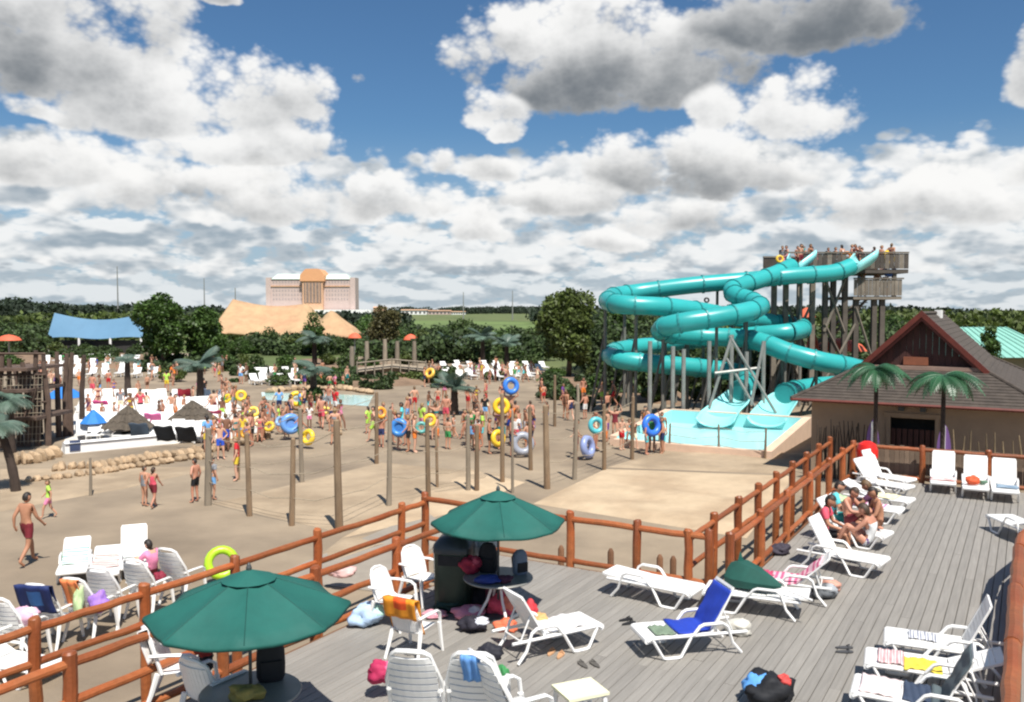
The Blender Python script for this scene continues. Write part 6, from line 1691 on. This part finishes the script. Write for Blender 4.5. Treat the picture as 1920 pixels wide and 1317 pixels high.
def person(label, pos, face, pz, skin=0, hair=0, wear=(('shorts', 'navy'),), scale=1.0, longhair=False, group=None, cat='person'):
    body, G = make_template(pz)
    t = thing('person', label, cat, pos, face, group); t.scale = (scale,)*3
    b = bpy.data.objects.new('body', body); COL.objects.link(b); b.parent = t
    b.material_slots[0].link = 'OBJECT'; b.material_slots[0].material = M_SKINS[skin]
    for gk, col in wear:
        if G[gk] is None: continue
        g = bpy.data.objects.new(G[gk].name.split('.')[0], G[gk]); COL.objects.link(g); g.parent = t
        g.material_slots[0].link = 'OBJECT'; g.material_slots[0].material = cmat(CN[col])
    gh = G['longhair' if longhair else 'hair']
    g = bpy.data.objects.new('hair', gh); COL.objects.link(g); g.parent = t
    g.material_slots[0].link = 'OBJECT'; g.material_slots[0].material = M_HAIRS[hair]
    return t
CN = {'red': 'd0202a', 'navy': '1f2c58', 'white': 'efeeea', 'black': '17171a', 'pink': 'ee8fb4', 'orange': 'f08230', 'turquoise': '62cfd6', 'yellow': 'f0d040', 'green': '3f9a58', 'purple': '7a4a9e', 'grey': '8c8f94', 'sky-blue': '74b0e8', 'coral-red': 'e2566a', 'lime': 'b8e45a', 'brown': '6b4630', 'plum': '5e3050', 'teal': '1f8585', 'cream': 'efe2c2', 'maroon': '7a1f2a', 'royal-blue': '2a56c8'}
# the people on the loungers by the railing
def seat(px, py): return at(px, py, DZ+SEAT_Z+.03)
AV = math.atan2(V2.y, V2.x)
GP = 'people on the deck loungers'
person('person with black hair in a coral red top, sitting on the steep white lounger', seat(1545, 1008), AV, 'sit_edge', 1, 0, (('shirt', 'coral-red'), ('shorts', 'black')), 1.06, True, GP)
person('person in a turquoise shirt leaning forward on the second lounger', seat(1562, 978), AV+.25, 'sit_edge', 0, 0, (('shirt', 'turquoise'), ('shorts', 'teal')), 1.08, False, GP)
person('bare-chested person in maroon shorts with knees drawn up, between the two groups', seat(1592, 985), AV-.3, 'knees_up', 4, 1, (('shorts', 'maroon'),), 1.05, False, GP)
person('person in a plum patterned top with brown hair, facing the person in turquoise', seat(1632, 972), AV+math.pi, 'knees_up', 1, 2, (('shirt', 'plum'), ('briefs', 'plum')), 1.05, True, GP)
person('tanned person in brown shorts, seated at the right end of the lounger group', seat(1646, 990), AV+math.pi+.4, 'sit_edge', 1, 0, (('shorts', 'brown'),), 1.05, False, GP)
person('person in a white and purple swimsuit at the foot of the steep lounger', seat(1628, 1026), AV+math.pi-.2, 'knees_up', 4, 1, (('suit', 'white'), ('briefs', 'purple')), 1.05, True, GP)
# people on the sand
GS2 = 'people walking on the sand'
def on(px, py): return at(px, py, .006)
person('tanned person in dark maroon swim shorts walking at the left edge of the sand', on(52, 1060), R(70), 'walk', 1, 0, (('shorts', 'maroon'),), 1.08, False, GS2)
person('child in a lime shirt walking beside the tanned person at the left', on(92, 972), R(200), 'walk', 0, 2, (('shirt', 'lime'), ('shorts', 'pink')), .70, False, GS2)
person('child in a grey-white swimsuit, left one of the pair on the sand', on(271, 950), R(60), 'stand', 0, 1, (('suit', 'grey'),), .78, False, GS2)
person('child in a red swimsuit, right one of the pair on the sand', on(288, 953), R(75), 'walk', 4, 1, (('suit', 'coral-red'), ('shorts', 'maroon')), .78, True, GS2)
person('person in black shorts standing beside the first court pole', on(367, 942), R(160), 'hips', 4, 0, (('shorts', 'black'),), .86, False, GS2)
person('person in grey clothes right beside the first court pole', on(398, 938), R(60), 'stand', 0, 1, (('shirt', 'grey'), ('shorts', 'sky-blue')), .84, False, GS2)
person('person in a red top and yellow shorts behind the second court pole', on(444, 902), R(190), 'stand', 2, 3, (('shirt', 'red'), ('shorts', 'yellow')), .98, True, GS2)
person('person in a pale pink top sitting on the sand beside the tall-backed lounger', at(284, 1078, .02), R(150), 'knees_up', 2, 0, (('shirt', 'pink'), ('shorts', 'maroon')), 1.0, True, GS2)
# crowd
q = random.Random(21); used_lab = set()
WEAR = [(('shorts',), 'shorts'), (('shorts',), 'swim shorts'), (('suit',), 'swimsuit'), (('top', 'briefs'), 'bikini'), (('shirt', 'shorts'), 'shirt')]
PH = {'stand': 'standing', 'walk': 'walking', 'carry': 'with raised arms', 'hold': 'with bent arms', 'hips': 'hand on hip'}
HN = ['black-haired', 'dark-haired', 'brown-haired', 'fair-haired']
crowd_pos = []
def crowd(n, xs, ys, place, group, poses=('stand', 'walk', 'hips', 'hold'), mind=.5, sc=(.72, 1.06), onz=None):
    k = 0; tries = 0
    while k < n and tries < n*60:
        tries += 1; px, py = q.uniform(*xs), q.uniform(*ys)
        p = at(px, py, .006) if onz is None else onz(px, py)
        if any((p-o).length < mind for o in crowd_pos): continue
        w = q.choice(WEAR); col = q.choice(list(CN)); pz = q.choice(poses); hr = q.randrange(4); s = q.uniform(*sc); age = 'child' if s < .82 else 'person'
        lab = '%s %s in %s %s, %s, %s' % (HN[hr], age, col, w[1], PH[pz], place)
        if lab in used_lab: continue
        used_lab.add(lab); crowd_pos.append(p); k += 1
        wear = tuple((g, col if (g != 'shorts' or len(w[0]) == 1) else q.choice(list(CN))) for g in w[0])
        person(lab, p, q.uniform(0, 6.28), pz, q.choice([0, 0, 1, 2, 4, 4, 3]), hr, wear, s, w[0][0] != 'shorts' and q.random() < .7, group)
crowd(38, (690, 1000), (806, 850), 'in the queue behind the court poles', 'swimmers queueing behind the court poles', ('stand', 'walk', 'hold', 'carry', 'hips'))
crowd(13, (1075, 1245), (824, 856), 'beside the aqua splash pool', 'swimmers beside the splash pool', ('stand', 'walk', 'hold', 'carry'))
crowd(16, (760, 960), (748, 800), 'on the path by the leaning palm', 'swimmers on the middle path')
crowd(12, (985, 1200), (752, 800), 'below the big round tree', 'swimmers below the big tree')
crowd(26, (800, 1015), (700, 722), 'in the far crowd', 'far crowd in front of the field')
crowd(28, (425, 640), (772, 836), 'around the lazy river bend', 'swimmers around the lazy river')
crowd(30, (165, 430), (742, 800), 'among the white loungers', 'sunbathers among the white loungers')
crowd(34, (70, 430), (690, 738), 'on the bank behind the white loungers', 'far crowd at the left')
crowd(14, (450, 690), (700, 735), 'behind the lazy river', 'swimmers behind the lazy river')
crowd(10, (380, 470), (824, 868), 'behind the first court poles', 'swimmers behind the first court poles')
crowd(20, (1446, 1682), (0, 1), 'on the slide tower platform', 'riders waiting on the slide tower', ('stand', 'hips', 'hold'), .45, (.95, 1.05), lambda px, py: Vector((atd(px, 500, 60.5).x, 60+q.uniform(-.8, 2.2), ZF+.005)))
crowd(5, (1610, 1670), (0, 1), 'on the lower tower landing', 'riders waiting on the slide tower', ('stand', 'hips', 'hold'), .45, (.9, 1.05), lambda px, py: Vector((atd(px, 500, 60).x, 59.3+q.uniform(-.2, 2.5), ZL+.005)))
# swim rings and rafts in the crowd
def rng_px(label, px, py, dpx, dbase, colour, rz=None, c2=None, rx=R(80), oval=1.0):
    p = atd(px, py, dbase); r = dpx/2*dbase/FPX; o = ring('swim_ring', label, p, r*.70, r*.30, colour, rx, q.uniform(-.6, .6) if rz is None else rz, c2=c2)
    gz = p.z; s_ = q.uniform(.92, 1.04)
    if 'tower' in label or 'seen through' in label or gz > 2.9 or gz < .35: return o
    col = q.choice(['navy', 'red', 'black', 'teal', 'orange', 'grey', 'maroon', 'green']); side = q.choice((-1, 1))
    pz = 'carry' if gz > 1.55 else 'hold'
    base = Vector((p.x+(0 if pz == 'carry' else side*(r*.75+.1)), p.y+(.12 if pz == 'carry' else .05), .006))
    if pz == 'carry': s_ = max(.72, min(1.15, gz/1.83*.97))
    person(' '.join(('person in %s shorts with the %s' % (col, label)).split()[:16]), base, R(-90) if pz == 'carry' else (R(180) if side > 0 else 0), pz, q.choice([0, 1, 2, 4]), q.randrange(4), (('shorts', col),), s_, q.random() < .4, 'people carrying swim rings')
    return o
dY = lambda py: at(0, py).y
rng_px('yellow swim ring carried high behind the far umbrella', 940, 762, 34, dY(845), 'f2c52c')
rng_px('yellow swim ring held low behind the far umbrella', 934, 822, 34, dY(852), 'f2c83a', .7)
rng_px('yellow swim ring in front of the court pole left of centre', 578, 820, 32, dY(842), 'f4cf3c')
rng_px('orange swim ring at the left end of the queue', 714, 774, 24, dY(840), 'f0a63a')
rng_px('yellow swim ring in the middle of the queue', 806, 788, 26, dY(842), 'f0c63a')
rng_px('sky blue swim ring left of the thick court pole', 545, 795, 40, dY(826), '6a9cda', c2='5f8fd0')
rng_px('blue swim ring held beside the queue', 748, 802, 36, dY(848), '3f86cf', c2='2f6fb4')
rng_px('teal swim ring at the right of the queue', 790, 802, 24, dY(850), '5aa39c')
rng_px('royal blue swim ring raised beside the aqua pool', 1222, 798, 44, dY(852), '3a78e0', .5)
rng_px('turquoise swim ring carried toward the aqua pool', 1118, 798, 34, dY(850), '58b8c0', .3)
rng_px('grey-blue swim ring dragged beside the aqua pool path', 1102, 838, 46, dY(862), '8f9dc8', 1.0)
rng_px('silver-grey swim ring behind the far umbrella top', 980, 832, 46, dY(858), '9a9ea8', .2)
rng_px('blue swim ring carried along the path behind the umbrella', 958, 724, 34, dY(800), '3f7fd6', .4)
rng_px('yellow swim ring by the lazy river palm', 556, 748, 30, dY(776), 'f0ca2e')
rng_px('bright yellow swim ring raised on the slide tower', 1666, 484, 30, 59.6, 'f2c420')
rng_px('orange swim ring raised on the slide tower, left of the yellow one', 1588, 482, 22, 59.6, 'f0963a')
rng_px('yellow swim ring on the tower platform, left end', 1462, 486, 16, 59.6, 'e8c040')
rng_px('pink swim ring held up on the tower platform, middle', 1530, 482, 16, 59.6, 'e87a90')
rng_px('blue swim ring on the tower landing', 1668, 508, 24, 59.0, '4a6fb0')
rng_px('small black ring seen through the slide loop', 1325, 563, 11, 60.0, '101214')
for i, (px, py, c) in enumerate([(452, 742, 'f0c838'), (476, 772, 'f2d050'), (505, 800, 'e8c040'), (460, 812, 'f0b848'), (610, 770, 'f0d060'), (425, 748, 'f0ce30'), (806, 700, 'f0c050'), (526, 790, '8fb4e0'), (484, 790, 'e8e0a0')]):
    rng_px(['yellow swim ring above the white loungers at right', 'pale yellow swim ring on the river bank', 'gold swim ring low by the river bend', 'orange-yellow swim ring near the first court poles', 'light yellow swim ring on the river curb', 'lemon swim ring right of the thatched parasols', 'small yellow ring in the far crowd', 'pale blue swim ring by the river bend', 'cream swim ring on the river bank'][i], px, py, 22, dY(py+26), c, rx=R(q.uniform(30, 90)))
# rows of white loungers in the distance, one low-detail mesh each
mb = MB(); mb.box((.28, 0, .36), (1.3, .64, .07)); mb.box((-.56, 0, .60), (.80, .62, .06), ry=R(42))
for sx in (.8, -.2, -.8):
    for sy in (-.3, .3): mb.box((sx, sy, .18), (.06, .06, .36))
lo = mb.build('sun_lounger', M_RESIN2, smooth=False); FARL = lo.data; bpy.data.objects.remove(lo)
def far_loungers(n, xs, ys, lab, grp, face=R(-70), rows=4):
    for i in range(n):
        r_ = i % rows; px = xs[0]+(xs[1]-xs[0])*(i//rows+.5)/math.ceil(n/rows)+q.uniform(-5, 5); py = ys[0]+(ys[1]-ys[0])*(r_+.5)/rows+q.uniform(-2, 2)
        p = at(px, py); o = bpy.data.objects.new('sun_lounger', FARL); COL.objects.link(o); o.location = p+Vector((0, 0, .04)); o.rotation_euler = (0, 0, face+q.uniform(-.3, .3)); tag(o, lab, 'sun lounger', grp)
far_loungers(64, (150, 425), (748, 835), 'white lounger in the crowded rows on the wave pool deck', 'white loungers in rows by the wave pool', rows=5)
far_loungers(34, (70, 330), (676, 712), 'white lounger in the far rows on the bank behind the wave pool', 'white loungers on the far bank')
far_loungers(30, (820, 1030), (690, 716), 'white lounger in the far rows before the field palms', 'white loungers before the field')
far_loungers(10, (470, 560), (702, 728), 'white lounger on the bank left of the lazy river palm', 'white loungers left of the river palm', rows=2)
for i, (px, py, c, lab) in enumerate([(190, 770, 'e85a9a', 'magenta towel hanging beside the left thatched parasol'), (287, 798, 'ee7ab0', 'pink towel right of the left thatched parasol'), (346, 744, 'd83a4a', 'red towel left of the right thatched parasol'), (402, 792, 'a83a5a', 'crimson towel right of the right thatched parasol'), (310, 826, '20262c', 'dark towel over a lounger at the near edge of the white deck'), (350, 828, '1c2026', 'black towel over a lounger near the first court pole'), (262, 820, '3c4a58', 'slate towel between the white loungers'), (240, 800, '6ab4dc', 'pale blue towel under the left thatched parasol')]):
    p = at(px, py+14, 0); mb = MB(); ph = i
    mb.grid(lambda s, t: ((t-.5)*.9+.03*math.sin(5*s+ph), .05*math.sin(6*t+ph)+.35*(s-.5), 1.05-.75*s+.03*math.sin(9*t)), 8, 8); o = mb.build('towel', cmat(c), smooth=True, solid=.015); o.location = p; tag(o, lab, 'towel')

# move unused prototypes out of the scene
for o in list(SC.objects):
    if o.parent is None and o.location.z < -40 and o.type == 'EMPTY':
        for c in list(o.children): bpy.data.objects.remove(c)
        bpy.data.objects.remove(o)
